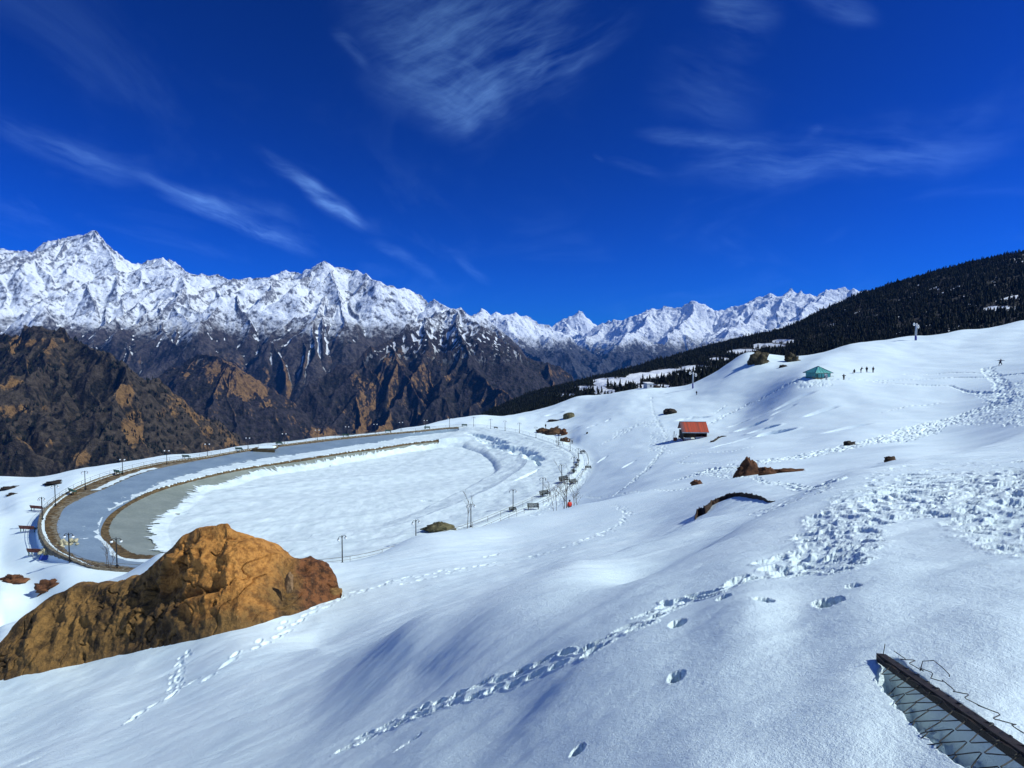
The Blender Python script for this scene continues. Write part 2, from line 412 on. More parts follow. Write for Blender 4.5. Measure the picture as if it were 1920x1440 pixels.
ridM += [([(325, 700, 4500), (365, 656, 4500), (410, 655, 4400), (450, 688, 4300), (490, 735, 4200), (515, 770, 4100), (560, 830, 3900)], .8),
         ([(380, 660, 4500), (350, 760, 4000), (300, 850, 3600)], .85), ([(440, 690, 4300), (440, 780, 3900), (460, 860, 3600)], .85)]
segsM = ridges_to_segs(ridM, rng, spur=(330, .62, 1000), sub=(210, .8, 380))
mM = M_mountain('valley_mountain_rock', (190, 330), 260, (-260, 260), k=1.0, rock=(.036, .031, .031))
mountain('valley_mountains', (-0.92, 0.30), (3300, 6400), 1150, 620, segsM, -1300, (48, 480), (42, 420), mM, dry_spots=((400, 690, 60, 38), (450, 725, 40, 26), (915, 745, 42, 42), (700, 800, 34, 26), (590, 660, 26, 18), (845, 800, 30, 20), (600, 815, 36, 16), (960, 770, 20, 14)))
# near brown hills on the left -------------------------------------
ridH = [([(-420, 660, 2700), (-200, 640, 2650), (-60, 640, 2600), (0, 624, 2550), (55, 612, 2500), (110, 617, 2450), (160, 634, 2400), (205, 672, 2300), (215, 700, 2200), (190, 770, 2000), (150, 840, 1850), (120, 900, 1750)], .8),
        ([(212, 690, 2500), (262, 708, 2550), (300, 742, 2500), (345, 768, 2450), (395, 812, 2400), (440, 860, 2300)], 1.0),
        ([(262, 710, 2550), (230, 800, 2150), (190, 880, 1900)], .95), ([(345, 770, 2450), (320, 840, 2150), (300, 900, 1950)], 1.0),
        ([(55, 614, 2500), (20, 720, 2100), (-20, 830, 1800)], .8), ([(-100, 640, 2600), (-160, 760, 2100), (-200, 880, 1800)], .6)]
segsH = ridges_to_segs(ridH, rng, spur=(300, .42, 800), sub=(170, .6, 260), zmin=-800)
mH = M_mountain('brown_hill_ground', (4000, 4400), 100, (300, 500), k=2.0, rock=(.052, .042, .031), GR=(1.03, 1.17), WG=1.0)
hillH, gridH = mountain('brown_hills', (-1.35, -0.36), (1500, 2900), 760, 420, segsH, -700, (60, 330), (38, 330), mH, dry_spots=((40, 770, 60, 22), (60, 830, 50, 18), (60, 640, 60, 14), (230, 740, 24, 30), (150, 860, 50, 22), (250, 800, 22, 40), (20, 720, 30, 12)))
# far mountains at the head of the valley ---------------------------
SKY_D = [(820, 600), (860, 588), (885, 582), (905, 579), (915, 585), (925, 586), (935, 577), (943, 578), (950, 584), (965, 581), (985, 592), (1000, 600), (1020, 606), (1040, 613)]
SKY_N = [(1030, 622), (1045, 606), (1055, 600), (1062, 596), (1074, 593), (1082, 585), (1089, 580), (1095, 584), (1102, 592), (1112, 601), (1122, 609), (1135, 620)]
SKY_F = [(1110, 616), (1125, 608), (1140, 603), (1152, 601), (1165, 597), (1180, 594), (1196, 592), (1212, 585), (1222, 573), (1230, 577), (1245, 574), (1258, 578), (1275, 578), (1290, 575), (1300, 569), (1308, 565), (1316, 571), (1330, 573), (1345, 578), (1362, 579),
         (1380, 573), (1400, 566), (1418, 558), (1432, 556), (1450, 549), (1464, 551), (1478, 543), (1490, 546), (1500, 539), (1512, 544), (1522, 540), (1535, 547), (1548, 542), (1560, 537), (1575, 541), (1588, 543), (1598, 548), (1607, 542), (1618, 550), (1632, 546), (1700, 560), (1800, 580)]
ridD = [(line(SKY_D, 12500), .72), (line(SKY_N, 19000), .9),
        (line(SKY_F, [15500 - 3500 * max(0, min(1, (p[0] - 1110) / 500)) for p in SKY_F]), .66),
        ([(935, 580, 12500), (960, 620, 11500), (1000, 655, 10500), (1030, 690, 9800)], .75),
        ([(1000, 602, 12500), (1040, 640, 11500), (1075, 690, 10500)], .75),
        ([(1060, 600, 19000), (1070, 622, 17000), (1100, 632, 15500), (1120, 660, 13500), (1100, 700, 12000)], .7),
        ([(1225, 577, 14700), (1190, 620, 13200), (1150, 650, 12000), (1120, 690, 11000)], .68),
        ([(1308, 568, 14100), (1280, 610, 12800), (1230, 640, 11500), (1180, 680, 10400)], .68),
        ([(1450, 552, 13100), (1400, 600, 11800), (1330, 640, 10500), (1260, 680, 9500)], .68),
        ([(1560, 540, 12300), (1500, 590, 11000), (1430, 630, 9800), (1370, 670, 9000)], .68)]
segsD = ridges_to_segs(ridD, rng, spur=(720, .5, 2300), sub=(480, .65, 900), zmin=-1800)
mD = M_mountain('far_mountain_rock', (120, 480), 560, (-1500, -1400), k=.5, rock=(.05, .052, .06), snow_rock=(.22, .24, .28), steep=(.28, .54), BS=.7)
mountain('far_snow_mountains', (-0.16, 0.86), (8600, 20500), 1150, 620, segsD, -1500, (130, 1400), (100, 1100), mD)
# valley floor, one sheet to the horizon
m_vf = simple('valley_floor_earth', (.05, .045, .04), .9, var=.4, scale=.002)
n = 40; gx, gy = np.meshgrid(np.linspace(-60000, 60000, n), np.linspace(-20000, 80000, n))
o = np_mesh('valley_floor', np.stack([gx, gy, np.full_like(gx, -1650) + 60 * perlin(gx / 9000, gy / 9000, 3)], -1).reshape(-1, 3), grid_quads(n, n), m_vf)
tag(o, kind='structure')
# ------------------------------------------------------------------ near terrain: one snow sheet
COL = {
 -300: [(1.2, 1900), (3, 1700), (10, 1440), (15, 1380), (20, 1300), (25, 1240), (32, 1290), (50, 1330), (62, 1250), (75, 1131), (100, 1020), (150, 900), (200, 905), (300, 960)],
 0: [(1.2, 1850), (3, 1620), (8, 1440), (12, 1350), (15, 1300), (18, 1262), (24, 1178), (27, 1190), (33, 1270), (45, 1345), (55, 1270), (68, 1180), (90, 1053), (120, 957), (150, 899), (200, 905), (300, 960)],
 80: [(1.2, 1830), (3, 1590), (7, 1440), (11, 1345), (15, 1278), (18, 1240), (24, 1165), (28, 1136), (33, 1200), (42, 1290), (50, 1300), (63, 1205), (80, 1098), (98, 1012), (115, 958), (140, 905), (170, 894), (230, 920), (330, 980)],
 160: [(1.2, 1820), (3, 1570), (6.5, 1440), (10, 1340), (15, 1262), (20, 1195), (25, 1130), (29, 1098), (34, 1140), (42, 1210), (52, 1220), (66, 1140), (79, 1078), (88, 1045)],
 300: [(1.2, 1800), (3, 1540), (5.5, 1440), (8, 1352), (11, 1282), (15, 1212), (20, 1145), (25, 1080), (29, 1036), (33, 1060), (42, 1120), (55, 1140), (72, 1100), (80, 1068)],
 450: [(1.2, 1790), (2.8, 1560), (4.6, 1440), (7, 1350), (10, 1265), (13, 1205), (17, 1160), (21, 1110), (26, 1060), (30, 1030), (34, 1050), (45, 1110), (60, 1110), (80, 1062)],
 600: [(1.2, 1780), (2.4, 1580), (3.8, 1440), (6, 1345), (9, 1262), (11.6, 1213), (13.5, 1212), (18, 1160), (23, 1105), (30, 1052), (35, 1068), (45, 1105), (60, 1100), (81, 1055)],
 780: [(1.1, 1770), (2, 1600), (3.2, 1440), (4.5, 1350), (6.5, 1260), (7.5, 1200), (9.5, 1152), (11.5, 1160), (15.5, 1150), (22, 1100), (31, 1040), (40, 1008), (46, 1020), (56, 1052), (72, 1050), (88, 1026)],
 960: [(1.1, 1750), (1.9, 1580), (2.9, 1440), (4, 1335), (5.5, 1235), (7.5, 1145), (10.5, 1092), (13, 1106), (19, 1091), (28, 1050), (40, 1000), (51, 971), (57, 977), (66, 994), (80, 1004), (95, 982), (108, 959)],
 1080: [(1.0, 1740), (1.7, 1560), (2.4, 1440), (3.4, 1310), (4.8, 1200), (7, 1128), (9, 1082), (11.8, 1049), (14, 1064), (20, 1050), (30, 1012), (43, 972), (56, 947), (63, 952), (74, 963), (90, 957), (118, 926), (145, 889), (168, 860), (200, 822), (235, 792), (270, 768), (310, 744), (350, 760), (420, 800)],
 1200: [(1.0, 1730), (1.5, 1580), (2.15, 1440), (3, 1300), (4.2, 1180), (6, 1105), (7.5, 1092), (9, 1094), (12, 1045), (15, 1018), (18, 1030), (25, 1006), (36, 968), (48, 936), (59, 922), (67, 923), (80, 915), (95, 903), (120, 876), (148, 846), (178, 812), (208, 778), (236, 752), (262, 732), (285, 728), (330, 750), (400, 790)],
 1300: [(.95, 1730), (1.4, 1590), (1.95, 1440), (2.8, 1290), (4, 1165), (6, 1075), (7.8, 1046), (9.5, 1048), (13, 1010), (16.5, 982), (20, 984), (28, 955), (39, 926), (52, 907), (61, 903), (78, 888), (108, 860), (134, 836), (152, 820), (178, 789), (206, 762), (234, 737), (258, 719), (290, 725), (350, 760), (420, 800)],
 1400: [(.95, 1720), (1.35, 1590), (1.85, 1440), (2.6, 1290), (3.6, 1150), (5, 1070), (7.5, 1010), (9.5, 986), (11.5, 988), (15, 968), (20, 945), (26, 920), (38, 896), (54, 882), (76, 863), (104, 838), (142, 806), (172, 775), (198, 742), (222, 707), (244, 678), (260, 662), (285, 672), (340, 720), (420, 780)],
 1500: [(.9, 1720), (1.3, 1590), (1.75, 1440), (2.4, 1300), (3.4, 1170), (4.8, 1070), (7, 998), (12, 932), (14, 934), (18, 925), (26, 903), (38, 884), (54, 870), (75, 850), (100, 826), (130, 785), (155, 738), (172, 707), (200, 690), (235, 674), (262, 668), (290, 682), (350, 730), (420, 790)],
 1600: [(.9, 1710), (1.25, 1590), (1.65, 1440), (2.25, 1290), (3.3, 1145), (5, 1030), (8, 945), (12, 905), (16, 887), (20, 889), (28, 880), (42, 866), (65, 845), (95, 812), (128, 768), (155, 718), (172, 698), (205, 672), (250, 644), (285, 662), (350, 720), (420, 780)],
 1700: [(.85, 1710), (1.2, 1590), (1.6, 1440), (2.25, 1275), (3.4, 1120), (5.5, 1000), (9, 925), (14, 884), (20, 862), (25, 863), (36, 856), (55, 840), (85, 815), (118, 770), (150, 718), (180, 688), (218, 655), (256, 631), (290, 650), (350, 700), (420, 770)],
 1800: [(.85, 1700), (1.15, 1590), (1.5, 1440), (2.2, 1260), (3.5, 1095), (6, 968), (10, 900), (16, 865), (23, 852), (30, 849), (40, 848), (65, 826), (98, 785), (130, 734), (150, 703), (182, 672), (218, 643), (250, 618), (285, 640), (350, 690), (420, 760)],
 1920: [(.8, 1700), (1.1, 1590), (1.5, 1440), (2.2, 1245), (3.5, 1075), (6, 950), (10, 885), (16, 855), (23, 835), (31, 804), (38, 808), (60, 790), (90, 752), (120, 708), (148, 680), (180, 652), (215, 625), (250, 600), (285, 620), (350, 670), (420, 740)],
 2250: [(.8, 1690), (1.5, 1430), (3, 1120), (6, 925), (10, 862), (18, 815), (30, 770), (60, 740), (100, 685), (148, 640), (200, 595), (250, 555), (350, 620), (420, 690)],
}
# pond outlines: reservoir on the plateau, control pixels with their level
def ring_pts(L): return [atz(p[0], p[1], p[2]) for p in L]
def lv(z, pts): return [(a, b, z) for a, b in pts]
RIM = lv(-30.0, [(190, 1066), (140, 1050), (100, 1030), (80, 1002), (77, 978), (88, 955), (105, 940), (130, 923), (165, 906), (200, 893), (250, 879), (300, 868), (400, 854), (530, 834), (620, 823), (700, 815), (780, 808), (860, 801), (900, 801), (930, 805), (965, 810), (1000, 819), (1050, 836), (1078, 850), (1084, 868), (1066, 895), (1020, 930), (960, 958), (880, 991), (780, 1023), (642, 1057)])
PC = np.array([-42.0, 152.0])
def polar(pts):
    th = []; r = []
    for p in pts:
        d = np.array([p.x, p.y]) - PC; th.append(math.atan2(d[1], d[0])); r.append(float(np.hypot(*d)))
    th = np.array(th); r = np.array(r); i = np.argsort(th); th = th[i]; r = r[i]
    return np.concatenate([th - 2 * np.pi, th, th + 2 * np.pi]), np.concatenate([r, r, r])
def pchip(x, y, xi):
    x = np.asarray(x, float); y = np.asarray(y, float)
    h = np.diff(x); d = np.diff(y) / h; m = np.zeros_like(y)
    w1 = 2 * h[1:] + h[:-1]; w2 = h[1:] + 2 * h[:-1]
    ok = d[:-1] * d[1:] > 0
    with np.errstate(divide='ignore', invalid='ignore'):
        m[1:-1] = np.where(ok, (w1 + w2) / (w1 / d[:-1] + w2 / d[1:]), 0)
    m[0] = d[0]; m[-1] = d[-1]
    k = np.clip(np.searchsorted(x, xi) - 1, 0, len(x) - 2); t = (xi - x[k]) / h[k]
    t = np.clip(t, 0, 1)
    return (y[k] * (1 + 2 * t) * (1 - t) ** 2 + h[k] * m[k] * t * (1 - t) ** 2 + y[k + 1] * t * t * (3 - 2 * t) + h[k] * m[k + 1] * t * t * (t - 1))
TH = np.linspace(-np.pi, np.pi, 2401)[:-1]
rim_r = pchip(*polar(ring_pts(RIM)), TH)
def rim_at(th): return np.interp(th, np.append(TH, np.pi), np.append(rim_r, rim_r[0]))
def pond_sd(X, Y):            # >0 outside the rim (radial metres)
    dx = X - PC[0]; dy = Y - PC[1]
    return np.hypot(dx, dy) - rim_at(np.arctan2(dy, dx))

# thin plate spline of (slope seen from the origin) over (bearing, log distance)
pts = []
for px, L in COL.items():
    k = float(np.interp(px, [160, 300, 450, 600, 780, 960], [1.66, 1.66, 1.55, 1.42, 1.18, 1.0]))
    for (Y, py) in L:
        Y = Y * (1 + (k - 1) * float(np.interp(Y, [5, 11, 18, 29, 50], [1, .85, .38, .12, 0]))) 
        p = at(px, py, Y); pts.append((p.x / p.y * 2.6, math.log(p.y), p.z / p.y))
for i in range(0, 2400, 60):   # plateau level just outside the rim
    for off, z in ((3, -30.05), (9, -30.3)):
        th = TH[i]; r = rim_r[i] + off; x = PC[0] + r * math.cos(th); y = PC[1] + r * math.sin(th)
        if off == 9 and x > 0 and y < 190: continue
        if x < -62 and y < 135:
            if off == 3: continue
            z = -31.9
        if y > 175 and x < 0 and off == 9: z = -30.6
        pts.append((x / y * 2.6, math.log(y), z / y))
for uu, yy, z in [(-.95, 68, -32.9), (-1.1, 90, -33.0), (-1.0, 112, -32.7), (-.95, 92, -32.6), (-.86, 72, -32.6), (-1.2, 75, -33.4), (-1.3, 110, -33.4), (-.62, 190, -34), (-.5, 215, -36), (-.35, 245, -37), (-.2, 275, -36), (-.62, 230, -60), (-.5, 260, -60), (-.35, 300, -60), (-.2, 320, -52), (-.12, 285, -32), (-.06, 285, -29.5), (-.06, 330, -40), (-.2, 400, -90), (-.5, 400, -110), (-.9, 300, -100)]:
    pts.append((uu * 2.6, math.log(yy), z / yy))
PT = np.array(pts)
def tps_fit(P, lam=2e-5):
    n = len(P); d2 = (P[:, None, 0] - P[None, :, 0]) ** 2 + (P[:, None, 1] - P[None, :, 1]) ** 2
    K = 0.5 * d2 * np.log(d2 + 1e-12) + lam * np.eye(n)
    Q = np.c_[np.ones(n), P[:, :2]]; A = np.zeros((n + 3, n + 3)); A[:n, :n] = K; A[:n, n:] = Q; A[n:, :n] = Q.T
    return np.linalg.solve(A, np.r_[P[:, 2], 0, 0, 0])
TW = tps_fit(PT)
def tps(a, b):
    out = np.empty(a.shape); af = a.ravel(); bf = b.ravel(); of = out.ravel(); n = len(PT)
    for s in range(0, len(af), 20000):
        A = af[s:s + 20000, None]; B = bf[s:s + 20000, None]
        d2 = (A - PT[None, :, 0]) ** 2 + (B - PT[None, :, 1]) ** 2
        of[s:s + 20000] = (0.5 * d2 * np.log(d2 + 1e-12)) @ TW[:n] + TW[n] + TW[n + 1] * A[:, 0] + TW[n + 2] * B[:, 0]
    return of.reshape(a.shape)
NU, NL = 1500, 1700
UM = 1.30
uc = np.linspace(-UM, UM, NU); lc = np.linspace(math.log(.9), math.log(420), NL)
cu = np.linspace(-UM, UM, 240); cl = np.linspace(lc[0], lc[-1], 330)
CU, CL = np.meshgrid(cu, cl)
E0 = tps(CU * 2.6, CL)
def upsample(E, xs, ys, x, y):
    def cub(A, xo, xn, ax):
        h = xo[1] - xo[0]; f = (xn - xo[0]) / h; k = np.clip(np.floor(f).astype(int), 0, len(xo) - 2); t = f - k
        g = lambda j: np.take(A, np.clip(k + j, 0, len(xo) - 1), ax)
        sh = [1, 1]; sh[ax] = -1; t = t.reshape(sh)
        a, b, c, d = g(-1), g(0), g(1), g(2)
        return b + .5 * t * (c - a + t * (2 * a - 5 * b + 4 * c - d + t * (3 * (b - c) + d - a)))
    return cub(cub(E, ys, y, 0), xs, x, 1)
E = upsample(E0, cu, cl, uc, lc)
UG, LG = np.meshgrid(uc, lc); YG = np.exp(LG); XG = UG * YG; ZG = E * YG
SD = pond_sd(XG, YG)
# plateau is level close to the rim
w = 1 - sstep(SD, 1.0, 7.0); left = sstep(-XG, 62, 74) * sstep(-YG, -150, -120)
ZG = ZG * (1 - w) + w * np.where(SD > 0, -30.02 - 1.6 * left * sstep(SD, .2, .8), -30.1)
E = ZG / YG
def hit(px, py):
    """first point of the snow sheet met by the sight line through a pixel"""
    d = ray(px, py); u = d[0] / d[1]; e = d[2] / d[1]
    j = int(np.clip(np.searchsorted(uc, u), 1, NU - 1)); col = E[:, j]
    w = np.nonzero(col[60:] >= e)[0]
    k = (w[0] + 60) if len(w) else NL - 1
    Y = math.exp(lc[k]); return Vector((u * Y, Y, col[k] * Y))
def ground(x, y):
    u = x / y; l = math.log(y)
    j = (u + UM) / (2 * UM) * (NU - 1); k = (l - lc[0]) / (lc[-1] - lc[0]) * (NL - 1)
    j = min(max(j, 0), NU - 1.001); k = min(max(k, 0), NL - 1.001); j0, k0 = int(j), int(k); fj, fk = j - j0, k - k0
    return float((ZG[k0, j0] * (1 - fj) + ZG[k0, j0 + 1] * fj) * (1 - fk) + (ZG[k0 + 1, j0] * (1 - fj) + ZG[k0 + 1, j0 + 1] * fj) * fk)
ZB = ZG.copy()
# --- surface relief: drifts, ripples
rel = .05 * fbm(XG / 9, YG / 9, 3, 21) + np.clip(YG / 60, 0, 1) * .38 * fbm(XG / 16 + 3, YG / 22, 3, 8)
a_ = math.radians(20); XR = XG * math.cos(a_) + YG * math.sin(a_); YR = -XG * math.sin(a_) + YG * math.cos(a_)
rel += .038 * fbm(XR / 5.0 + .3 * fbm(XG / 3, YG / 3, 2, 62), YR / 1.15, 3, 61) * (1 - sstep(YG, 25, 60)) + .006 * fbm(XR / 1.2, YR / .26, 3, 77) * (1 - sstep(YG, 8, 20))
rel += .006 * fbm(XG / .35, YG / .35, 3, 5) * (1 - sstep(YG, 5, 12))
rel += .05 * fbm(XG / 2.6, YG / 2.2, 3, 64) * (1 - sstep(YG, 20, 50))
rel *= sstep(SD, 2, 12)
ZG = ZG + rel
# --- stamps
DN = np.zeros_like(ZG, dtype=np.float32); DP = np.zeros_like(DN)
def stamp(x, y, L, W, ang, depth, rim=.3, sharp=4.0, lean=0.0):
    r = max(L, W) * 2.0
    l0, l1 = math.log(max(y - r, .92)), math.log(y + r)
    i0, i1 = np.searchsorted(lc, [l0, l1]); u0, u1 = min((x - r) / (y + r), (x - r) / max(y - r, .9)), max((x + r) / (y + r), (x + r) / max(y - r, .9))
    j0, j1 = np.searchsorted(uc, [u0, u1])
    if i1 - i0 < 1 or j1 - j0 < 1: return
    xs = XG[i0:i1, j0:j1] - x; ys = YG[i0:i1, j0:j1] - y
    if y < 14:
        nz = fbm((xs + x) / (W * .45), (ys + y) / (W * .6), 2, 9) * .28
    else: nz = 0
    c, s = math.cos(ang), math.sin(ang)
    q = np.sqrt(((xs * c + ys * s) / L) ** 2 + ((-xs * s + ys * c) / W) ** 2) + nz
    a = DN[i0:i1, j0:j1]; b = DP[i0:i1, j0:j1]
    np.minimum(a, -depth / (1 + np.exp((q - 1) * sharp * 2.2)), out=a)
    np.maximum(b, rim * depth * np.exp(-((q - 1.42) / .3) ** 2) * min(1.0, .6 + .1 * y), out=b)
rs = random.Random(3)
def poly(pxs, step):
    P = [hit(*p) for p in pxs]; out = []
    acc = 0
    for a, b in zip(P[:-1], P[1:]):
        L = (b - a).length; 
        if L < 1e-6: continue
        while acc < L:
            q = a.lerp(b, acc / L); out.append((q.x, q.y, math.atan2(b.y - a.y, b.x - a.x))); acc += step
        acc -= L
    return out
def trail(pxs, step=.38, size=.14, depth=.12, jit=.12, n=1, width=0.0, rim=.3):
    for k in range(n):
        off = rs.uniform(-.5, .5) * width if n > 1 else 0
        for i, (x, y, a) in enumerate(poly(pxs, step)):
            o = (.10 if i % 2 else -.10) + (rs.uniform(-.5, .5) * width if width else 0)
            stamp(x - math.sin(a) * o + rs.gauss(0, jit * .4), y + math.cos(a) * o + rs.gauss(0, jit * .4), size * rs.uniform(.85, 1.3), size * rs.uniform(.45, .65), a + rs.gauss(0, .25), depth * rs.uniform(.6, 1.2), rim)
# near chunky trail and single deep holes
trail([(655, 1392), (740, 1352), (830, 1318), (900, 1290), (960, 1272), (1040, 1240), (1100, 1226), (1160, 1190), (1230, 1146), (1290, 1108)], .15, .075, .055, .04, 2, .05, .28)
trail([(1300, 1105), (1350, 1098), (1410, 1078), (1460, 1055), (1510, 1040), (1560, 1000)], .17, .085, .045, .15, 3, .26, .4)
for px, py, L, W, d in [(1552, 1140, .12, .06, .20), (1270, 1180, .085, .045, .13), (1268, 1275, .06, .035, .10), (1083, 1408, .045, .026, .08), (1357, 1120, .07, .04, .09), (1432, 1134, .06, .05, .08), (1600, 1100, .05, .04, .03), (60, 1425, .25, .08, .05), (330, 1255, .5, .12, .06), (765, 1385, .1, .05, .05)]:
    p = hit(px, py); stamp(p.x, p.y, L, W, R(70) if px > 1000 else R(20), d, .06, 3)
# trampled crust at the top right of the near bank
def scatter(poly_px, n, size, depth, rim=.5):
    P = poly_px; xs = [p[0] for p in P]; ys = [p[1] for p in P]; k = 0; tries = 0
    while k < n and tries < n * 20:
        tries += 1
        x, y = rs.uniform(min(xs), max(xs)), rs.uniform(min(ys), max(ys)); ins = False; j = len(P) - 1
        for i in range(len(P)):
            if (P[i][1] > y) != (P[j][1] > y) and x < (P[j][0] - P[i][0]) * (y - P[i][1]) / (P[j][1] - P[i][1]) + P[i][0]: ins = not ins
            j = i
        if not ins: continue
        q = hit(x, y); k += 1
        stamp(q.x, q.y, size * rs.uniform(.6, 1.3), size * rs.uniform(.35, .7), rs.uniform(0, 3.14), depth * rs.uniform(.5, 1.2), rim, 3.5)
scatter([(1560, 940), (1640, 880), (1780, 865), (1930, 865), (1930, 1040), (1850, 1010), (1740, 960), (1640, 985), (1590, 1050), (1530, 1070), (1500, 1010)], 600, .12, .036, .35)
scatter([(1600, 930), (1700, 890), (1930, 880), (1930, 985), (1720, 935), (1640, 960)], 230, .16, .055, .35)
scatter([(1470, 1030), (1560, 985), (1640, 1000), (1600, 1070), (1500, 1075)], 100, .08, .04, .4)
scatter([(1400, 968), (1440, 950), (1530, 918), (1560, 905), (1540, 925), (1450, 962)], 80, .10, .05, .4)
# mid-bank trails
trail([(240, 1352), (330, 1300), (420, 1252), (480, 1210), (560, 1160), (640, 1118), (760, 1085), (880, 1065), (960, 1050), (1050, 1032), (1110, 1008), (1160, 985), (1180, 962), (1150, 945)], .40, .16, .085, .2, 1, .35, .3)
trail([(640, 1122), (760, 1090), (900, 1068), (1000, 1046), (1100, 1020), (1165, 985)], .7, .15, .07, .3, 1, .8, .3)
trail([(905, 1045), (935, 1040)], .35, .16, .12)
trail([(325, 1300), (345, 1225)], .3, .12, .06, .05, 2, .2)
# far trails
FT = dict(step=.55, size=.24, depth=.30, jit=.3)
trail([(1150, 930), (1180, 905), (1215, 875), (1240, 845), (1250, 820), (1240, 800), (1225, 775), (1222, 745)], **FT); trail([(1155, 928), (1185, 903), (1222, 872), (1245, 842)], **FT)
trail([(1330, 795), (1360, 778), (1400, 757), (1450, 735), (1500, 715)], .5, .26, .32, .3, 3, 1.6)
trail([(1340, 775), (1362, 760)], .5, .22, .3, .2, 2, .6)
trail([(1290, 895), (1380, 878), (1460, 862), (1540, 850), (1640, 832), (1730, 805), (1800, 780), (1860, 758), (1925, 735)], .42, .26, .28, .5, 9, 6.0)
trail([(1100, 930), (1180, 922), (1250, 920), (1300, 915), (1360, 898), (1400, 893), (1440, 903), (1500, 912), (1560, 908)], .6, .18, .2, .2)
trail([(1270, 868), (1330, 868), (1400, 866), (1480, 862)], .7, .2, .26); trail([(1270, 868), (1300, 852), (1380, 846), (1420, 838)], .8, .2, .26)
trail([(1490, 713), (1560, 712), (1640, 712), (1720, 712), (1790, 708), (1870, 703), (1925, 697)], .45, .5, .3, .15, 3, .7)
trail([(1640, 716), (1700, 722), (1780, 724), (1860, 735)], .6, .5, .26, .2, 2, .5); trail([(1700, 700), (1780, 698), (1860, 700)], .6, .5, .24, .2, 2, .4)
trail([(1850, 690), (1875, 715), (1885, 745), (1870, 765)], .5, .5, .25, .2, 3, 2.5)
trail([(1760, 755), (1700, 762), (1650, 775)], 1.2, .3, .3)
scatter([(1830, 740), (1925, 710), (1925, 800), (1840, 795), (1780, 800), (1860, 765)], 420, .32, .24)
scatter([(1215, 845), (1262, 850), (1262, 810), (1240, 795), (1222, 800)], 130, .25, .25)
scatter([(1490, 716), (1560, 712), (1560, 724), (1500, 728)], 60, .3, .25)
scatter([(1190, 790), (1240, 785), (1240, 800), (1195, 802)], 60, .28, .26); scatter([(1150, 808), (1190, 798), (1180, 812), (1152, 820)], 60, .28, .26)
trail([(1050, 860), (1085, 850), (1120, 838), (1160, 818)], .7, .24, .28)
scatter([(1000, 965), (1060, 915), (1090, 870), (1100, 850), (1112, 870), (1095, 910), (1040, 955)], 520, .25, .16)
scatter([(1290, 900), (1330, 885), (1372, 872), (1400, 876), (1370, 892)], 150, .2, .22)
# hollows cut in the snow (wind scoops, a melted stream bed)
for px, py, L, W, ang, d in [(1408, 801, 3.0, 1.5, -.15, 2.6), (1432, 806, 2.6, 1.6, -.2, 2.6), (1452, 811, 3.2, 1.7, -.2, 3.0), (1385, 794, 2.5, .8, -.1, 1.0), (1300, 785, 4.5, 1.2, -.25, 1.3), (1290, 784, 2.5, .6, -.25, .6),
                             (1055, 812, 6, 1.5, .1, 1.2), (1140, 788, 1.2, .5, .8, .6), (1110, 800, 2, .6, .3, .5), (1590, 804, 4, 1.2, .1, .8), (1540, 770, 4, 1.0, .2, .6), (1490, 750, 5, 1.4, .1, .8), (1470, 768, 3, .8, .1, .6), (1430, 775, 2.5, .6, 0, .5),
                             (1180, 870, 3, .6, .9, .4), (1130, 862, 2.5, .5, .9, .5), (1375, 830, 5, 1.0, .3, .7), (1020, 770, 5, 1.2, 0, 1.0), (1040, 777, 4, 1.4, 0, 1.4)]:
    q = hit(px, py); stamp(q.x, q.y, L, W, ang, d, .08, 6)

# melt hollow beside the fence rail
fa = hit(1655, 1243); fb = hit(1935, 1452); fd = (fb - fa).normalized(); fn = Vector((fd.y, -fd.x, 0)).normalized()
if fn.x > 0: fn = -fn
sl_ = (YG < 3.2)
fx = (XG - fa.x) * fd.x + (YG - fa.y) * fd.y; fn_ = (XG - fa.x) * fn.x + (YG - fa.y) * fn.y; fl2 = math.hypot(fd.x, fd.y); fx = fx / fl2
edge = .02 + .125 * np.clip(fx / .5, 0, 1) ** .8 + .02 * fbm(fx * 9, fn_ * 4, 3, 120)
hol = sstep(fx, -.04, .05) * sstep(edge - fn_, -.005, .035) * sstep(fn_, -.075 - .01 * fbm(fx * 8, fx * 0, 2, 5), -.025)
ZG -= np.where(sl_, .15 * hol * (1 + .35 * fbm(XG * 14, YG * 14, 3, 121)), 0)
def M_snow(name='snow', dirt=True, dull=1.0):
    m, t, p = mat(name); P = pos(t)
    n1 = t.noise(P, .35, 5, .6); n2 = t.noise(P, 2.2, 4, .6); n3 = t.noise(P, 26.0, 4, .75); n4 = t.noise(P, 140.0, 3, .8)
    col = t.mix(t.ss(n1, .35, .65), tuple(k * dull for k in (.73, .855, .885)), tuple(k * (1 + dull) / 2 for k in (.78, .89, .91)))
    if dirt:   # faint dust on the near crust
        dm = t.math('MULTIPLY', t.ss(t.noise(P, 3.3, 5, .68, .6), .655, .76), .34)
        dm = t.math('MULTIPLY', dm, t.math('SUBTRACT', 1.0, t.ss(t.vec('LENGTH', P), 6.0, 10.0)))
        col = t.mix(dm, col, (.52, .47, .35))
    t.put(p.inputs['Base Color'], col); p.inputs['Roughness'].default_value = .62; p.inputs['Specular IOR Level'].default_value = .3
    h = t.math('ADD', t.math('MULTIPLY', n3, .55), t.math('MULTIPLY', n4, .25))
    b = t.n.new('ShaderNodeBump'); t.put(b.inputs['Height'], h); b.inputs['Strength'].default_value = .8; b.inputs['Distance'].default_value = .03
    b2 = t.n.new('ShaderNodeBump'); t.put(b2.inputs['Height'], n2); b2.inputs['Strength'].default_value = .3; b2.inputs['Distance'].default_value = .06
    t.l.new(b2.outputs[0], b.inputs['Normal']); t.l.new(b.outputs[0], p.inputs['Normal'])
    return m
MS = M_snow()
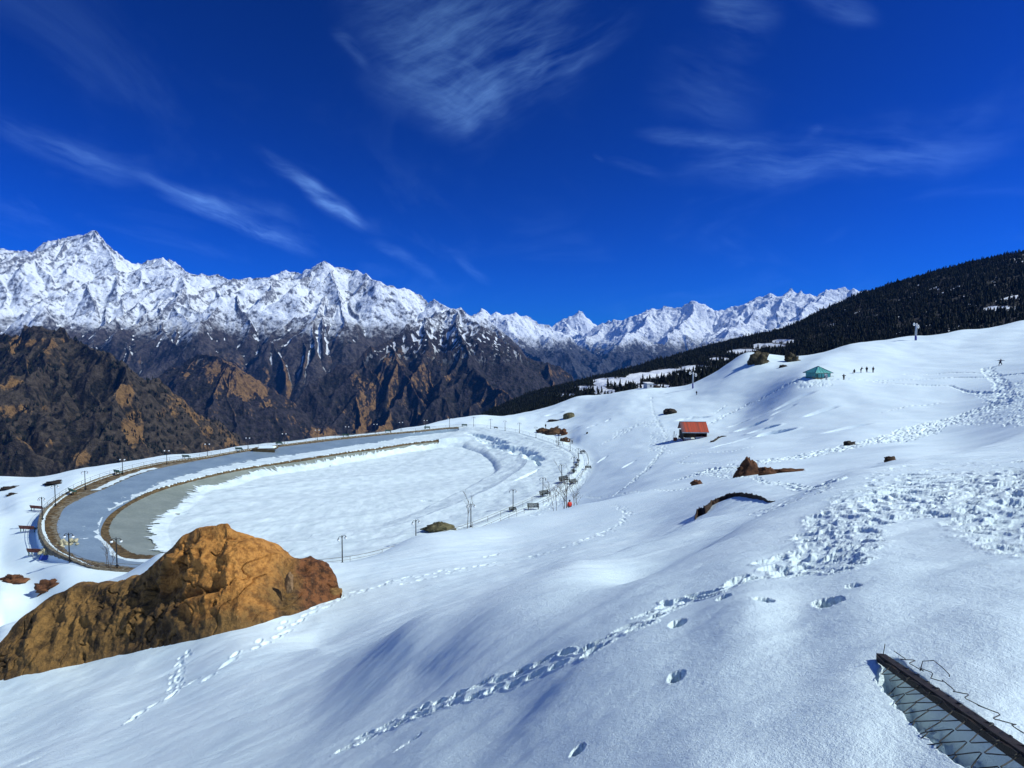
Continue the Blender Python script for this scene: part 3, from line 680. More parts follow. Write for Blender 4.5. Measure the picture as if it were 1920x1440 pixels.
ZG = ZG + DN + DP * np.clip(1 + DN / .05, 0, 1)
V = np.stack([XG, YG, ZG], -1)
sdq = np.minimum.reduce([SD[:-1, :-1], SD[1:, :-1], SD[:-1, 1:], SD[1:, 1:]])
keep = sdq > -.6
ground_o = np_mesh('snow_ground', V.reshape(-1, 3), grid_quads(NL, NU, keep), MS); tag(ground_o, kind='structure')
for sgn, j in ((-1, 0), (1, NU - 1)):      # and beyond both ends of the sheet
    off_ = np.array([0, .3, .8, 1.6, 3, 5, 8, 12, 18, 28, 45, 80.0]); Xs = XG[:, j:j + 1] + sgn * off_[None, :]; Ys = YG[:, j:j + 1] + 0 * off_[None, :]
    Zs_ = ZG[:, j:j + 1] + .03 * off_[None, :] * np.sin(Xs / 7 + Ys / 9)
    q = grid_quads(NL, len(off_)); q = q if sgn > 0 else q[:, ::-1]
    tag(np_mesh('snow_ground_side', np.stack([Xs, Ys, Zs_], -1).reshape(-1, 3), q, MS), kind='structure')
# the snow goes on behind and beside the camera
nb = 60; gx, gy = np.meshgrid(np.linspace(-60, 60, nb), np.linspace(-60, .95, nb))
z0 = -1.72 + .06 * gx - .0 * gy + .6 * np.abs(gx / 30) * .3
sel = (gx[:-1, :-1] < 1e9)
bo = np_mesh('snow_ground_behind', np.stack([gx, gy, np.interp(gx, uc * .95, ZG[np.searchsorted(lc, math.log(.95))]) - .02 - .02 * np.abs(gy)], -1).reshape(-1, 3), grid_quads(nb, nb), MS); tag(bo, kind='structure')

# ------------------------------------------------------------------ reservoir
def ringr(L): return pchip(*polar(ring_pts(L)), TH)
def fill(side, offs):      # pixel points where the photograph shows the edge, offset from the rim elsewhere
    out = list(side)
    for px, py, _ in RIM[17:]:
        pass
    return out
def ring(pxpts, z, off):
    P = ring_pts(lv(z, pxpts)); th = [math.atan2(p.y - PC[1], p.x - PC[0]) for p in P]; r = [math.hypot(p.x - PC[0], p.y - PC[1]) for p in P]
    # bearings that the control points do not cover follow the rim
    for tdeg in range(-88, 74, 9):
        tt = R(tdeg); th.append(tt); r.append(float(rim_at(np.array(tt))) - off)
    i = np.argsort(th); th = np.array(th)[i]; r = np.array(r)[i]
    k = np.r_[True, np.diff(th) > .02]; th = th[k]; r = r[k]
    return pchip(np.r_[th - 2 * np.pi, th, th + 2 * np.pi], np.r_[r, r, r], TH)
LV = dict(inner=-30.35, b1=-31.7, b2=-31.75, b3=-32.3, fl=-33.9)
r1 = ring([(153, 1045), (131, 1033), (116, 1008), (109, 988), (115, 966), (124, 951), (160, 931), (204, 913), (280, 883), (400, 857.5), (560, 833.5), (700, 817.5), (860, 803.2)], LV['inner'], 1.5)
r2 = ring([(233, 1058), (190, 1030), (172, 1011), (176, 985), (190, 967), (219, 947), (277, 918), (400, 880), (560, 853), (700, 832), (850, 810)], LV['b1'], 9)
r3 = ring([(240, 1049), (204, 1023), (185, 1001), (188, 982), (200, 963), (222, 950), (277, 924), (400, 889), (560, 862), (700, 841), (830, 825)], LV['b2'], 16)
r4 = ring([(262, 1040), (227, 1023), (208, 1007), (207, 985), (219, 966), (280, 929), (400, 892), (560, 865), (700, 843), (830, 827)], LV['b3'], 17.5)
r5 = ring([(300, 1040), (285, 1020), (283, 985), (300, 965), (330, 950), (345, 935), (370, 916), (400, 912), (450, 897), (500, 884), (560, 875), (640, 862), (760, 843), (850, 826)], LV['fl'], 23)
r1 = np.minimum(r1, rim_r - .6); r2 = np.minimum(r2, r1 - 1.5); r3 = np.minimum(r3, r2 - .5); r4 = np.minimum(r4, r3 - .25); r5 = np.minimum(r5, r4 - 1.2)
cT, sT = np.cos(TH), np.sin(TH)
def loft(name, profs, mat_, parent, nsub=6, rough=0.0):
    """profs: list of (radius array, z array/float)"""
    rows = []
    for (ra, za), (rb, zb) in zip(profs[:-1], profs[1:]):
        for k in range(nsub):
            f = k / nsub; rows.append((ra * (1 - f) + rb * f, (za * (1 - f) + zb * f) * np.ones_like(TH)))
    rows.append((profs[-1][0], profs[-1][1] * np.ones_like(TH)))
    A = np.array([r for r, z in rows]); Z = np.array([z for r, z in rows])
    if rough: Z = Z + rough * fbm(A * cT * 1.2, A * sT * 1.2, 3, 4); A = A + rough * fbm(A * cT * .9, A * sT * .9 + 7, 3, 14)
    X = PC[0] + A * cT; Y = PC[1] + A * sT
    return np_mesh(name, np.stack([X, Y, Z], -1).reshape(-1, 3), grid_quads(len(rows), len(TH), wrap=True)[:, ::-1], mat_, parent=parent)
def M_liner(name, c1, c2, wet):
    m, t, p = mat(name); P = pos(t)
    n = t.noise(P, .25, 5, .6); n2 = t.noise(P, 2.5, 4, .6)
    c = t.mix(t.ss(n, .3, .7), c1, c2); c = t.mix(t.math('MULTIPLY', t.ss(n2, .35, .7), .35), c, tuple(k * .6 for k in c1))
    t.put(p.inputs['Base Color'], c); p.inputs['Roughness'].default_value = wet; p.inputs['Specular IOR Level'].default_value = .35
    t.put(p.inputs['Normal'], t.bump(n2, .2, .05)); return m
ML1 = M_liner('grey_blue_liner', (.18, .25, .32), (.24, .32, .39), .45)
ML2 = M_liner('grey_green_liner', (.20, .23, .20), (.27, .30, .26), .5)
def M_earth(name, a, b, sc=1.0):
    m, t, p = mat(name); P = pos(t); n = t.noise(P, 1.1 * sc, 6, .68); n2 = t.noise(P, 7 * sc, 5, .7)
    c = t.mix(t.ss(t.math('ADD', t.math('MULTIPLY', n, .6), t.math('MULTIPLY', n2, .4)), .38, .62), a, b)
    t.put(p.inputs['Base Color'], c); p.inputs['Roughness'].default_value = .9; p.inputs['Specular IOR Level'].default_value = .2
    t.put(p.inputs['Normal'], t.bump(t.math('ADD', n, t.math('MULTIPLY', n2, .5)), .9, .25 / sc)); return m
ME = M_earth('bank_earth', (.045, .030, .015), (.17, .115, .055))
MW = M_earth('rim_stone', (.10, .085, .06), (.27, .23, .16), 1.6)
res = empty('reservoir', (PC[0], PC[1], -34), 0, 'kidney shaped reservoir with grey blue and olive grey sloping sides, half buried in snow', 'reservoir')
def child(o, parent):
    o.parent = parent; o.matrix_parent_inverse = parent.matrix_world.inverted() if parent.matrix_world.is_identity is False else o.matrix_parent_inverse
    return o
def loc_child(o, par):      # keep world placement for meshes written in world coordinates
    o.parent = par; o.location = -Vector(par.location); return o
snr = np.interp(np.degrees(TH), [-180, -92, -82, 70.5, 76.5, 180], [0, 0, 1, 1, 0, 0])
leftm = sstep(-(PC[0] + rim_r * cT), 58, 72) * sstep(-(PC[1] + rim_r * sT), -155, -125)
z_out = -30.2 - 2.2 * leftm
loc_child(loft('retaining_wall', [(rim_r + .55, z_out - .5 * snr), (rim_r + .45, -29.86 - .7 * snr), (rim_r - .05, -29.85 - .7 * snr), (rim_r - .1, -30.15 - .7 * snr), (r1, -30.5 - .7 * snr)], MW, None, 4, .06), res)
e1 = .9 + 1.0 * fbm(cT * 6, sT * 6, 3, 3) * 0 
loc_child(loft('earth_bank', [(rim_r - .5, -30.12 - snr), (r1 * .25 + rim_r * .75 - .4, -30.25 - 3 * snr), (r1, -30.55 - 3 * snr)], ME, None, 4, .12), res)
loc_child(loft('upper_lining', [(r1 + .2, -30.45 - 3 * snr), (r2 - 1.5, LV['b1'] - .02 - 3 * snr)], ML1, None, 5), res)
loc_child(loft('terrace_edge', [(r2 - 1.0, LV['b1'] - .1 - 3.5 * snr), (r3, LV['b2'] - 3.5 * snr), (r3 * .4 + r4 * .6, -32.05 - 3.5 * snr), (r4, LV['b3'] - 3.5 * snr)], ME, None, 4, .10), res)
loc_child(loft('lower_lining', [(r4 + .15, LV['b3'] + .02 - 3 * snr), (r5 - 3.5, LV['fl'] - .75 - 2 * snr)], ML2, None, 6), res)
# snow lying in the reservoir: floor, terrace, and the whole east and near side
TF = np.linspace(-np.pi, np.pi, 3001)[:-1]
def rs_(a): return np.interp(TF, np.append(TH, np.pi), np.append(a, a[0]))
q0, q1, q2, q3, q4, q5 = [rs_(a) for a in (rim_r, r1, r2, r3, r4, r5)]
rr = np.r_[np.linspace(0, .6, 90)[:-1], np.linspace(.6, 1.0, 330)]
RR = rr[:, None] * (q0[None, :] + .45)
def prof(RR):
    z = np.full(RR.shape, LV['fl'] - .75)
    kn = [q5 - 3.5, q4, q3, q2, q1, q0]; zs = [LV['fl'] - .75, LV['b3'], LV['b2'], LV['b1'], -30.5, -30.05]
    for (a, b, za, zb) in zip(kn[:-1], kn[1:], zs[:-1], zs[1:]):
        f = np.clip((RR - a) / (b - a), 0, 1); z = np.where(RR >= a, za + (zb - za) * f, z)
    return z
Zb = prof(RR); XX = PC[0] + RR * np.cos(TF); YY = PC[1] + RR * np.sin(TF)
deg = np.degrees(TF)
# sector where the linings show, seen on the plan: from the far side round by the left to the near left
bare = sstep(deg, 74, 80); bare = np.maximum(bare, 1 - sstep(deg, -96, -84)) 
jag = .7 * fbm(TF * 55, TF * 0, 3, 31, .7) + .45 * np.abs(fbm(TF * 170, TF * 0 + 3, 2, 33)) - .2
amp = 1.0 + 1.4 * sstep(-XX[-1], 40, 60)
jag = jag * (.25 + 2.0 * np.abs(fbm(TF * 8, TF * 0, 2, 34)))
floor_edge = q5 + jag * amp * 1.1 + .9 * fbm(TF * 14, TF * 0, 3, 35)
bench_in = q3 - .10 + .15 * fbm(TF * 60, TF * 0, 2, 36); bench_out = q2 + .5 + 1.0 * np.abs(fbm(TF * 60, TF * 0 + 5, 3, 37)) * (1 + .4 * amp)
strip_out = q0 - .9; strip_in = np.where((deg > 175) | (deg < -160), q1 - .1, q0)      # small strip in front of the left wall
on = (RR < floor_edge) | ((RR > bench_in) & (RR < bench_out))
stripm = (np.abs(((deg - (-167)) + 180) % 360 - 180) < 13)
on |= stripm & (RR > q1 + .3 + .5 * fbm(TF * 30, TF * 0, 2, 38)) & (RR < q1 + 2.0 + .5 * fbm(TF * 20, TF * 0 + 4, 2, 39))
on |= (bare[None, :] + .25 * fbm(XX / 6, YY / 6, 3, 40)) < .5
thick = .16 + .10 * fbm(XX / 3, YY / 3, 3, 41)
# snow drifts on the floor and soft cover over the snowed-up side
sn = (1 - bare)[None, :] * np.ones_like(RR)
rad_ = sstep(RR, .25 * q5[None, :], .98 * q5[None, :]); sn = sn * rad_
cover = sn * (-31.0 - 3.2 * sstep(q0 - RR, 1, 36) + .30 * fbm(XX / 9, YY / 9, 3, 42)) + (1 - sn) * -99
ar = math.radians(24); Xr = XX * math.cos(ar) + YY * math.sin(ar); Yr = -XX * math.sin(ar) + YY * math.cos(ar)
drift = .75 * ridged(Xr / 80 + 2, Yr / 16, 1, 50) - .4 + .045 * fbm(Xr / 26, Yr / 5, 2, 51)
ff = np.minimum(1, np.clip((q5[None, :] + 1 - RR) / 12, 0, 1))
Zs = np.where(cover > -90, Zb * (1 - sn) + np.maximum(Zb, cover) * sn, Zb) + thick + .5 * sn * sstep(q0[None, :] - RR, 0, 3) + drift * ff * (1 - .3 * sn)
topw = sstep(RR - q0[None, :], -1.6, .3)
Zs = Zs * (1 - topw * sn) + (-29.98) * topw * sn
# cracks where the snow slid on the east lining
def pond_dent(pxpy, z, L, W, ang, dep):
    p = atz(pxpy[0], pxpy[1], z); c, s = math.cos(ang), math.sin(ang); dx = XX - p.x; dy = YY - p.y
    q = np.sqrt(((dx * c + dy * s) / L) ** 2 + ((-dx * s + dy * c) / W) ** 2) + .16 * fbm(XX / 2.2, YY / 2.2, 2, 60)
    return -dep / (1 + np.exp((q - 1) * 9))
for pp, L, W, ang, dep in [((905, 828), 9, 2.2, -.95, 1.6), ((925, 836), 8, 2.4, -.9, 1.9), ((938, 845), 6, 2.0, -.8, 1.5), ((965, 850), 4.5, 3.0, -.9, 1.8), ((980, 858), 5.5, 2.8, -1.0, 2.0), ((1000, 870), 5, 2.2, -1.2, 1.9), ((1008, 882), 4, .7, -1.5, .8), ((990, 905), 7, .5, -2.0, .6), ((892, 863), 2, .4, 0, .5), ((800, 933), 1.2, .4, 0, .6), ((480, 903), 2.5, .5, .1, .5), ((340, 952), 1.2, .5, .3, .5)]:
    Zs = Zs + pond_dent(pp, -33.2, L, W, ang, dep)
kq = on[:-1, :] & on[1:, :]; kq = kq & np.roll(kq, -1, 1)
ps_ = np_mesh('reservoir_snow', np.stack([XX, YY, Zs], -1).reshape(-1, 3), grid_quads(len(rr), len(TF), keep=kq, wrap=True)[:, ::-1], M_snow('reservoir_snow_cover', False, .80)); tag(ps_, kind='structure')
# ------------------------------------------------------------------ forested ridge on the right
FC = {2400: [(300, 600), (700, 440), (1300, 330), (2000, 370)], 1920: [(290, 680), (420, 645), (700, 565), (1300, 473), (1900, 520)], 1800: [(290, 700), (420, 665), (750, 580), (1250, 501), (1900, 540)], 1700: [(300, 720), (420, 690), (800, 600), (1200, 528), (1900, 575)],
      1600: [(300, 740), (420, 710), (800, 630), (1300, 559), (1950, 600)], 1500: [(310, 755), (420, 728), (620, 672), (800, 655), (1400, 606), (2000, 640)], 1400: [(310, 775), (420, 748), (640, 684), (800, 668), (1450, 634), (2000, 668)],
      1300: [(340, 790), (420, 765), (600, 718), (750, 696), (1000, 684), (1500, 659), (2100, 690)], 1200: [(350, 810), (420, 795), (600, 738), (700, 716), (900, 704), (1200, 698), (1600, 688), (2200, 720)],
      1120: [(380, 830), (500, 790), (640, 752), (760, 722), (950, 714), (1300, 712), (1650, 708), (2200, 740)], 1050: [(400, 850), (560, 800), (700, 770), (900, 748), (1300, 735), (1700, 724), (2300, 760)],
      980: [(420, 870), (600, 820), (900, 785), (1300, 762), (1700, 745), (2300, 790)], 900: [(450, 900), (700, 850), (1100, 810), (1700, 780), (2300, 830)], 780: [(500, 960), (900, 900), (1700, 850), (2300, 900)]}
pf = []
for px, L in FC.items():
    for (Y, py) in L:
        p = at(px, py, Y); pf.append((p.x / p.y * 2.6, math.log(p.y), p.z / p.y))
PT = np.array(pf); TW = tps_fit(PT)
fu = np.linspace(-.16, 1.30, 800); fl = np.linspace(math.log(290), math.log(2300), 420)
c1 = np.linspace(-.16, 1.30, 120); c2 = np.linspace(fl[0], fl[-1], 90)
A1, A2 = np.meshgrid(c1, c2); FE = upsample(tps(A1 * 2.6, A2), c1, c2, fu, fl)
FU, FL_ = np.meshgrid(fu, fl); FY = np.exp(FL_); FX = FU * FY; FZ = FE * FY + 7 * fbm(FX / 120, FY / 120, 3, 71) * sstep(FY, 500, 800) + 1.5 * fbm(FX / 25, FY / 25, 3, 72)
FZ -= 3 * sstep(FY, 600, 800) 
def proj(X, Y, Z):
    dep = Y * CP - Z * SP; return 960 + F * X / dep, 720 - F * (Z * CP + Y * SP) / dep
FPX, FPY = proj(FX, FY, FZ)
clear = np.zeros_like(FX)
for cx, cy, rx, ry in [(1155, 716, 52, 9), (1105, 728, 36, 5), (1062, 741, 22, 3), (1215, 706, 44, 8), (1262, 697, 44, 6), (1305, 690, 34, 5), (1348, 676, 24, 6), (1395, 661, 34, 7), (1440, 649, 34, 6), (1330, 690, 20, 4), (1225, 725, 40, 5), (1135, 735, 26, 6), (1470, 640, 24, 4)]:
    d = ((FPX - cx) / rx) ** 2 + ((FPY - (cy + .0 * (FPX - cx))) / ry) ** 2
    clear = np.maximum(clear, 1 - sstep(d, .45, 1.35))
clear = np.clip(clear + .35 * fbm(FX / 35, FY / 35, 3, 80) * (clear > .02), 0, 1)
spk = fbm(FX / 28, FY / 45, 4, 83, .65); patch = fbm(FX / 230, FY / 260, 3, 85)
gap = sstep(spk + .45 * patch, .64, .82) * sstep(FPX, 1480, 1600)
clear = np.maximum(clear, gap)
mF, t, p = mat('forest_floor'); P = pos(t); at_ = t.n.new('ShaderNodeAttribute'); at_.attribute_name = 'clear'
n1 = t.noise(P, .06, 5, .65); n2 = t.noise(P, .35, 4, .65)
cs = t.ss(t.math('ADD', at_.outputs['Fac'], t.math('MULTIPLY', t.math('SUBTRACT', n2, .5), .8)), .42, .6)
c = t.mix(t.ss(n1, .35, .65), (.006, .006, .005), (.018, .014, .010))
t.put(p.inputs['Base Color'], t.mix(cs, c, (.78, .81, .85))); p.inputs['Roughness'].default_value = .95
t.put(p.inputs['Normal'], t.bump(n2, .6, 2.0))
fo = np_mesh('forest_ridge', np.stack([FX, FY, FZ], -1).reshape(-1, 3), grid_quads(len(fl), len(fu)), mF)
a = fo.data.attributes.new('clear', 'FLOAT', 'POINT'); a.data.foreach_set('value', clear.astype(np.float32).ravel()); tag(fo, kind='structure')

def M_conifer(name, a, b):
    m, t, p = mat(name); P = pos(t); n = t.noise(P, 1.3, 4, .7); n2 = t.noise(P, .05, 3, .6)
    c = t.mix(t.ss(n, .35, .65), a, b); c = t.mix(t.math('MULTIPLY', t.ss(n2, .4, .65), .5), c, tuple(k * .5 for k in a))
    t.put(p.inputs['Base Color'], c); p.inputs['Roughness'].default_value = .9; p.inputs['Specular IOR Level'].default_value = .15; return m
MCON = M_conifer('conifer_green', (.005, .008, .006), (.019, .024, .014))
MBARK = simple('bark', (.06, .04, .028), .9, bump=.5)
def conifer_arrays(seed, tiers=4, n=6, h=10.0, r=1.9):
    rq = random.Random(seed); v = []; f = []
    for i in range(tiers):
        z0 = h * (.10 + .80 * i / tiers); z1 = h * (.10 + .90 * (i + 1.55) / tiers) if i < tiers - 1 else h
        z1 = min(z1, h); rad = r * (1 - .80 * i / tiers) * rq.uniform(.8, 1.15); b = len(v)
        ox, oy = rq.uniform(-.15, .15) * r, rq.uniform(-.15, .15) * r
        for k in range(n):
            an = 2 * math.pi * (k + rq.random() * .5) / n + i; q = rad * rq.uniform(.6, 1.2)
            v.append((ox + q * math.cos(an), oy + q * math.sin(an), z0 + rq.uniform(-.05, .04) * h))
        v.append((ox * .5, oy * .5, z1))
        for k in range(n): f.append((b + k, b + (k + 1) % n, b + n))
    return np.array(v), np.array(f)
def scatter_trees(name, P3, hs, seed, material, parent=None, tiers=4, n=6, fat=1.0):
    rq = np.random.default_rng(seed); vs = []; fs = []; off = 0
    var = [conifer_arrays(seed * 10 + i, tiers, n) for i in range(7)]
    vid = rq.integers(0, 7, len(P3)); ang = rq.uniform(0, 6.28, len(P3))
    for k in range(7):
        m = np.nonzero(vid == k)[0]
        if not len(m): continue
        v, f = var[k]; c = np.cos(ang[m])[:, None]; s = np.sin(ang[m])[:, None]; sc = (hs[m] / 10.0)[:, None]
        w = (fat * rq.uniform(.8, 1.35, len(m)))[:, None]
        X = (v[None, :, 0] * c - v[None, :, 1] * s) * sc * w; Y = (v[None, :, 0] * s + v[None, :, 1] * c) * sc * w; Z = v[None, :, 2] * sc
        A = np.stack([X + P3[m, 0:1], Y + P3[m, 1:2], Z + P3[m, 2:3]], -1)
        vs.append(A.reshape(-1, 3)); fs.append((f[None] + (np.arange(len(m)) * len(v))[:, None, None]).reshape(-1, 3) + off); off += len(m) * len(v)
    return np_mesh(name, np.concatenate(vs), np.concatenate(fs), material, smooth=False, parent=parent)
g = np.random.default_rng(5)
def samp(Zg, us, ls, x, y):
    j = (x / y - us[0]) / (us[-1] - us[0]) * (len(us) - 1); k = (np.log(y) - ls[0]) / (ls[-1] - ls[0]) * (len(ls) - 1)
    ok = (j > 0) & (j < len(us) - 1.01) & (k > 0) & (k < len(ls) - 1.01); j = np.clip(j, 0, len(us) - 1.01); k = np.clip(k, 0, len(ls) - 1.01)
    j0 = j.astype(int); k0 = k.astype(int); a = j - j0; b = k - k0
    return (Zg[k0, j0] * (1 - a) + Zg[k0, j0 + 1] * a) * (1 - b) + (Zg[k0 + 1, j0] * (1 - a) + Zg[k0 + 1, j0 + 1] * a) * b, ok
N = 150000; x = g.uniform(-150, 2100, N); y = g.uniform(330, 1750, N)
z, ok = samp(FZ, fu, fl, x, y); cl_, _ = samp(clear, fu, fl, x, y); ppx, ppy = proj(x, y, z)
ok &= (ppx > 860) & (ppx < 2150) & (g.random(N) > cl_ * 1.5) & ~((y < 440) & (ppx > 1440))
P3 = np.stack([x, y, z - .4], -1)[ok]; hs = np.clip(g.lognormal(1.88, .30, len(P3)), 3, 14) * np.where(P3[:, 1] < 600, .75, 1)
fw = scatter_trees('conifer_forest', P3, hs, 3, MCON, fat=1.15); tag(fw, 'dark conifer forest covering the ridge beyond the snow slope', 'forest', kind='stuff')
# scrubby wood on the brown hills
(UU, YH, ZH, uh, Yhv) = gridH
N = 9000; lH = np.log(Yhv); jj = g.uniform(0, len(uh) - 2, N); kk = g.uniform(0, len(lH) - 2, N)
j0 = jj.astype(int); k0 = kk.astype(int); zH = ZH[k0, j0]; yH = YH[k0, j0]; xH = UU[k0, j0] * yH
dens = fbm(xH / 160, yH / 200, 4, 88, .6); ok = (dens > .02) & (zH > -620)
P3 = np.stack([xH, yH, zH - 1], -1)[ok]; tag(scatter_trees('hill_scrub', P3, g.uniform(9, 19, len(P3)), 4, MCON, tiers=3, n=5, fat=1.5), 'dark scattered conifers dotting the brown hillsides', 'trees', kind='stuff')
# ------------------------------------------------------------------ objects
M_dark = simple('dark_metal', (.02, .02, .022), .5, .4); M_globe = simple('frosted_globe', (.75, .77, .78), .25, var=.05)
M_rail = simple('rail_paint', (.16, .15, .13), .6); M_green = simple('green_paint', (.02, .12, .075), .55, var=.4); M_dkgreen = simple('weathered_green', (.003, .007, .005), .8, var=.4, spec=.1)
M_redbrown = simple('red_brown_wood', (.16, .045, .03), .8, var=.5); M_wood = simple('weathered_wood', (.20, .15, .07), .85, var=.4, bump=.4)
M_blue = simple('blue_sheet', (.03, .06, .30), .4); M_grey = simple('grey_sheet', (.35, .37, .40), .5); M_white = simple('white_paint', (.75, .76, .76), .5, var=.08)
M_bluepole = simple('blue_paint', (.05, .06, .25), .5); M_snowcap = M_snow('snow_cap', False)
def G(x, y): return ground(x, y)

def rim_point(px, py, z=-30.0): return atz(px, py, z)
# ---- lamp post
def make_lamp():
    t = empty('lamp_post', (0, 0, 0))
    MB().tube([(0, 0, -.6), (0, 0, .5), (0, 0, 4.05), (0, 0, 4.2)], [.10, .085, .065, .03], 8).build('post', M_dark, t, True)
    MB().box((0, 0, .06), (.34, .34, .16)).build('base', M_dark, t)
    for s in (-1, 1):
        a = MB().tube([(0, 0, 3.75), (s * .18, 0, 4.0), (s * .42, 0, 4.06), (s * .60, 0, 3.93), (s * .62, 0, 3.78)], .035, 6).build('arm', M_dark, t, True)
        MB().ball((s * .62, 0, 3.58), .20, 10, 7, (1, 1, 1.05)).build('globe', M_globe, a, True)
        MB().tube([(s * .62, 0, 3.80), (s * .62, 0, 3.72)], [.07, .16], 8).build('lamp_cap', M_dark, a)
    return t
LAMPS = [((130.5, 1052), 'lamp post inside the near left bend, standing before the pale rubble heap'), ((219.5, 1062), 'lamp post beside two thin bare stems at the near left end of the reservoir'),
 ((79.5, 974), 'lamp post at the leftmost tip of the reservoir wall, rising over a dark bench'), ((104, 947), 'lamp post on the left rim between the leftmost post and the green bench'),
 ((160, 917), 'lamp post on the left rim with white globes against the brown valley edge'), ((230, 888), 'lamp post just right of the green slatted bench on the left rim'),
 ((313, 869), 'lamp post on the left far rim where the road starts to straighten'), ((389, 855), 'lamp post on the far rim, second to the left of the wooden platform'), ((465, 842), 'lamp post on the far rim immediately left of the wooden platform'), ((533, 833), 'lamp post on the far rim immediately right of the wooden platform'),
 ((595, 825), 'lamp post on the far rim, second to the right of the wooden platform'), ((651, 818), 'lamp post on the far rim, third to the right of the wooden platform'), ((704, 812), 'lamp post on the far rim, fourth to the right of the wooden platform'),
 ((752, 808), 'lamp post on the far rim, fifth to the right of the wooden platform'), ((798, 804), 'lamp post on the far rim, sixth to the right of the wooden platform'), ((843, 800), 'lamp post on the far rim where the grey lining runs out under snow'),
 ((888, 799.5), 'lamp post at the far end of the reservoir where the railing turns'), ((920, 804), 'lamp post on the far right bend, left of a small dark bench'), ((947, 807.5), 'lamp post on the far right bend, right of a small dark bench'), ((974, 812), 'lamp post on the far right bend, two before the brown rock cluster'),
 ((1005, 821), 'lamp post close to the left end of the brown rock cluster'), ((1047, 835), 'lamp post among thin saplings in front of the brown rock cluster'), ((1069, 846), 'lamp post by the slanting railing right of the brown rock cluster'),
 ((1084, 868), 'rightmost lamp post, at the outer corner of the reservoir railing'), ((1076, 886), 'lamp post just below the rightmost one, above three dark benches'), ((1053, 903), 'lamp post on the right walkway behind the cluster of bare saplings'), ((1018, 931), 'lamp post on the right walkway above a dark bench'),
 ((962, 957), 'lamp post on the right walkway, tall above its dark base box'), ((883, 988), 'lamp post beside the single bare tree on the near rim'), ((780, 1023), 'lamp post rising behind the snow bank left of the flat olive rock'), ((642, 1057), 'lamp post rising behind the snow bank nearest the big brown boulder')]
lamp0 = make_lamp(); first = True
for i, ((px, py), lab) in enumerate(LAMPS):
    p = rim_point(px, py)
    L = lamp0 if first else copy_tree(lamp0)
    first = False
    sdv = float(pond_sd(np.array(p.x), np.array(p.y)))
    L.location = (p.x, p.y, -29.95 if abs(sdv) < 3 else min(G(p.x, p.y), -29.9)); L.rotation_euler = (0, 0, .15 * math.sin(i * 2.1) + (.9 if px in (642, 780) else 0)); L.scale = (1, 1, 1)
    tag(L, lab, 'lamp post', 'lamp posts around the reservoir')
# stub post by the boulder
s_ = MB().tube([(0, 0, -1), (0, 0, .9)], .09, 6).build('stub_post', M_dark, None, loc=rim_point(562, 1062)); tag(s_, 'short dark post top showing behind the right shoulder of the boulder', 'post')

# ---- railings
def railing(name, thf, thl, off, npost, label, h=1.0, z=-29.95):
    th = np.linspace(R(thf), R(thl), npost * 4 + 1); r = rim_at((th + np.pi) % (2 * np.pi) - np.pi) + off
    P = [(PC[0] + a * math.cos(b), PC[1] + a * math.sin(b), z) for a, b in zip(r, th)]
    P = [(x, y, (min(max(G(x, y), -30.3), -29.2) if off > 1 else z)) for x, y, _ in P]
    t = empty(name, P[0], 0, label, 'railing'); o = Vector(P[0])
    for nm, hh, rad in (('top_rail', h, .035), ('middle_rail', h * .55, .025)):
        MB().tube([Vector(p) - o + Vector((0, 0, hh)) for p in P], rad, 5).build(nm, M_rail, t, True)
    pm = MB().tube([(0, 0, -.3), (0, 0, h)], .035, 5).build('rail_post', M_rail, t, True); pm.location = (0, 0, 0)
    for k in range(1, npost + 1):
        c = pm.copy(); C.objects.link(c); c.parent = t; c.location = Vector(P[min(k * 4, len(P) - 1)]) - o
    return t
railing('railing', -112, 248, .25, 99, 'thin rail fence running the whole way round the reservoir rim')
railing('railing', -80, 20, 3.0, 44, 'outer rail fence of the walkway on the right side of the reservoir')

# ---- benches
def make_bench(mat_seat, mat_leg, w=1.9, h=.95):
    t = empty('bench', (0, 0, 0))
    s = MB()
    for k in range(4): s.box((0, -.18 + k * .13, .45), (w, .10, .045))
    s.build('seat', mat_seat, t)
    b = MB()
    for k in range(4): b.box((0, .30 + k * .035, .55 + k * .125), (w, .04, .10), rx=-.25)
    b.build('backrest', mat_seat, t)
    for x in (-w / 2 + .15, w / 2 - .15):
        MB().box((x, -.16, .2), (.07, .07, .5)).box((x, .25, .2), (.07, .07, .5)).box((x, .05, .42), (.07, .5, .06)).box((x, .33, .7), (.06, .06, .56), rx=-.25).box((x, .05, .66), (.07, .52, .05)).box((x, -.18, .55), (.06, .06, .22)).build('end_frame', mat_leg, t)
    return t
gb = make_bench(M_green, M_dkgreen); db = make_bench(M_dkgreen, M_dark); rb = make_bench(M_redbrown, M_green, 2.6)
used = set()
def place_bench(src, px, py, rz, sc, label, group, z=None, cat='bench'):
    b = src if src.name not in used else copy_tree(src); used.add(src.name)
    p = atz(px, py, -29.95) if z is None else (hit(px, py) if z == 'hit' else atz(px, py, z)); zz = -29.95 if z is None else (G(p.x, p.y) if z == 'hit' else z)
    b.location = (p.x, p.y, zz); b.rotation_euler = (0, 0, rz); b.scale = (sc, sc, sc); tag(b, label, cat, group)
g1 = 'green benches along the far rim of the reservoir'
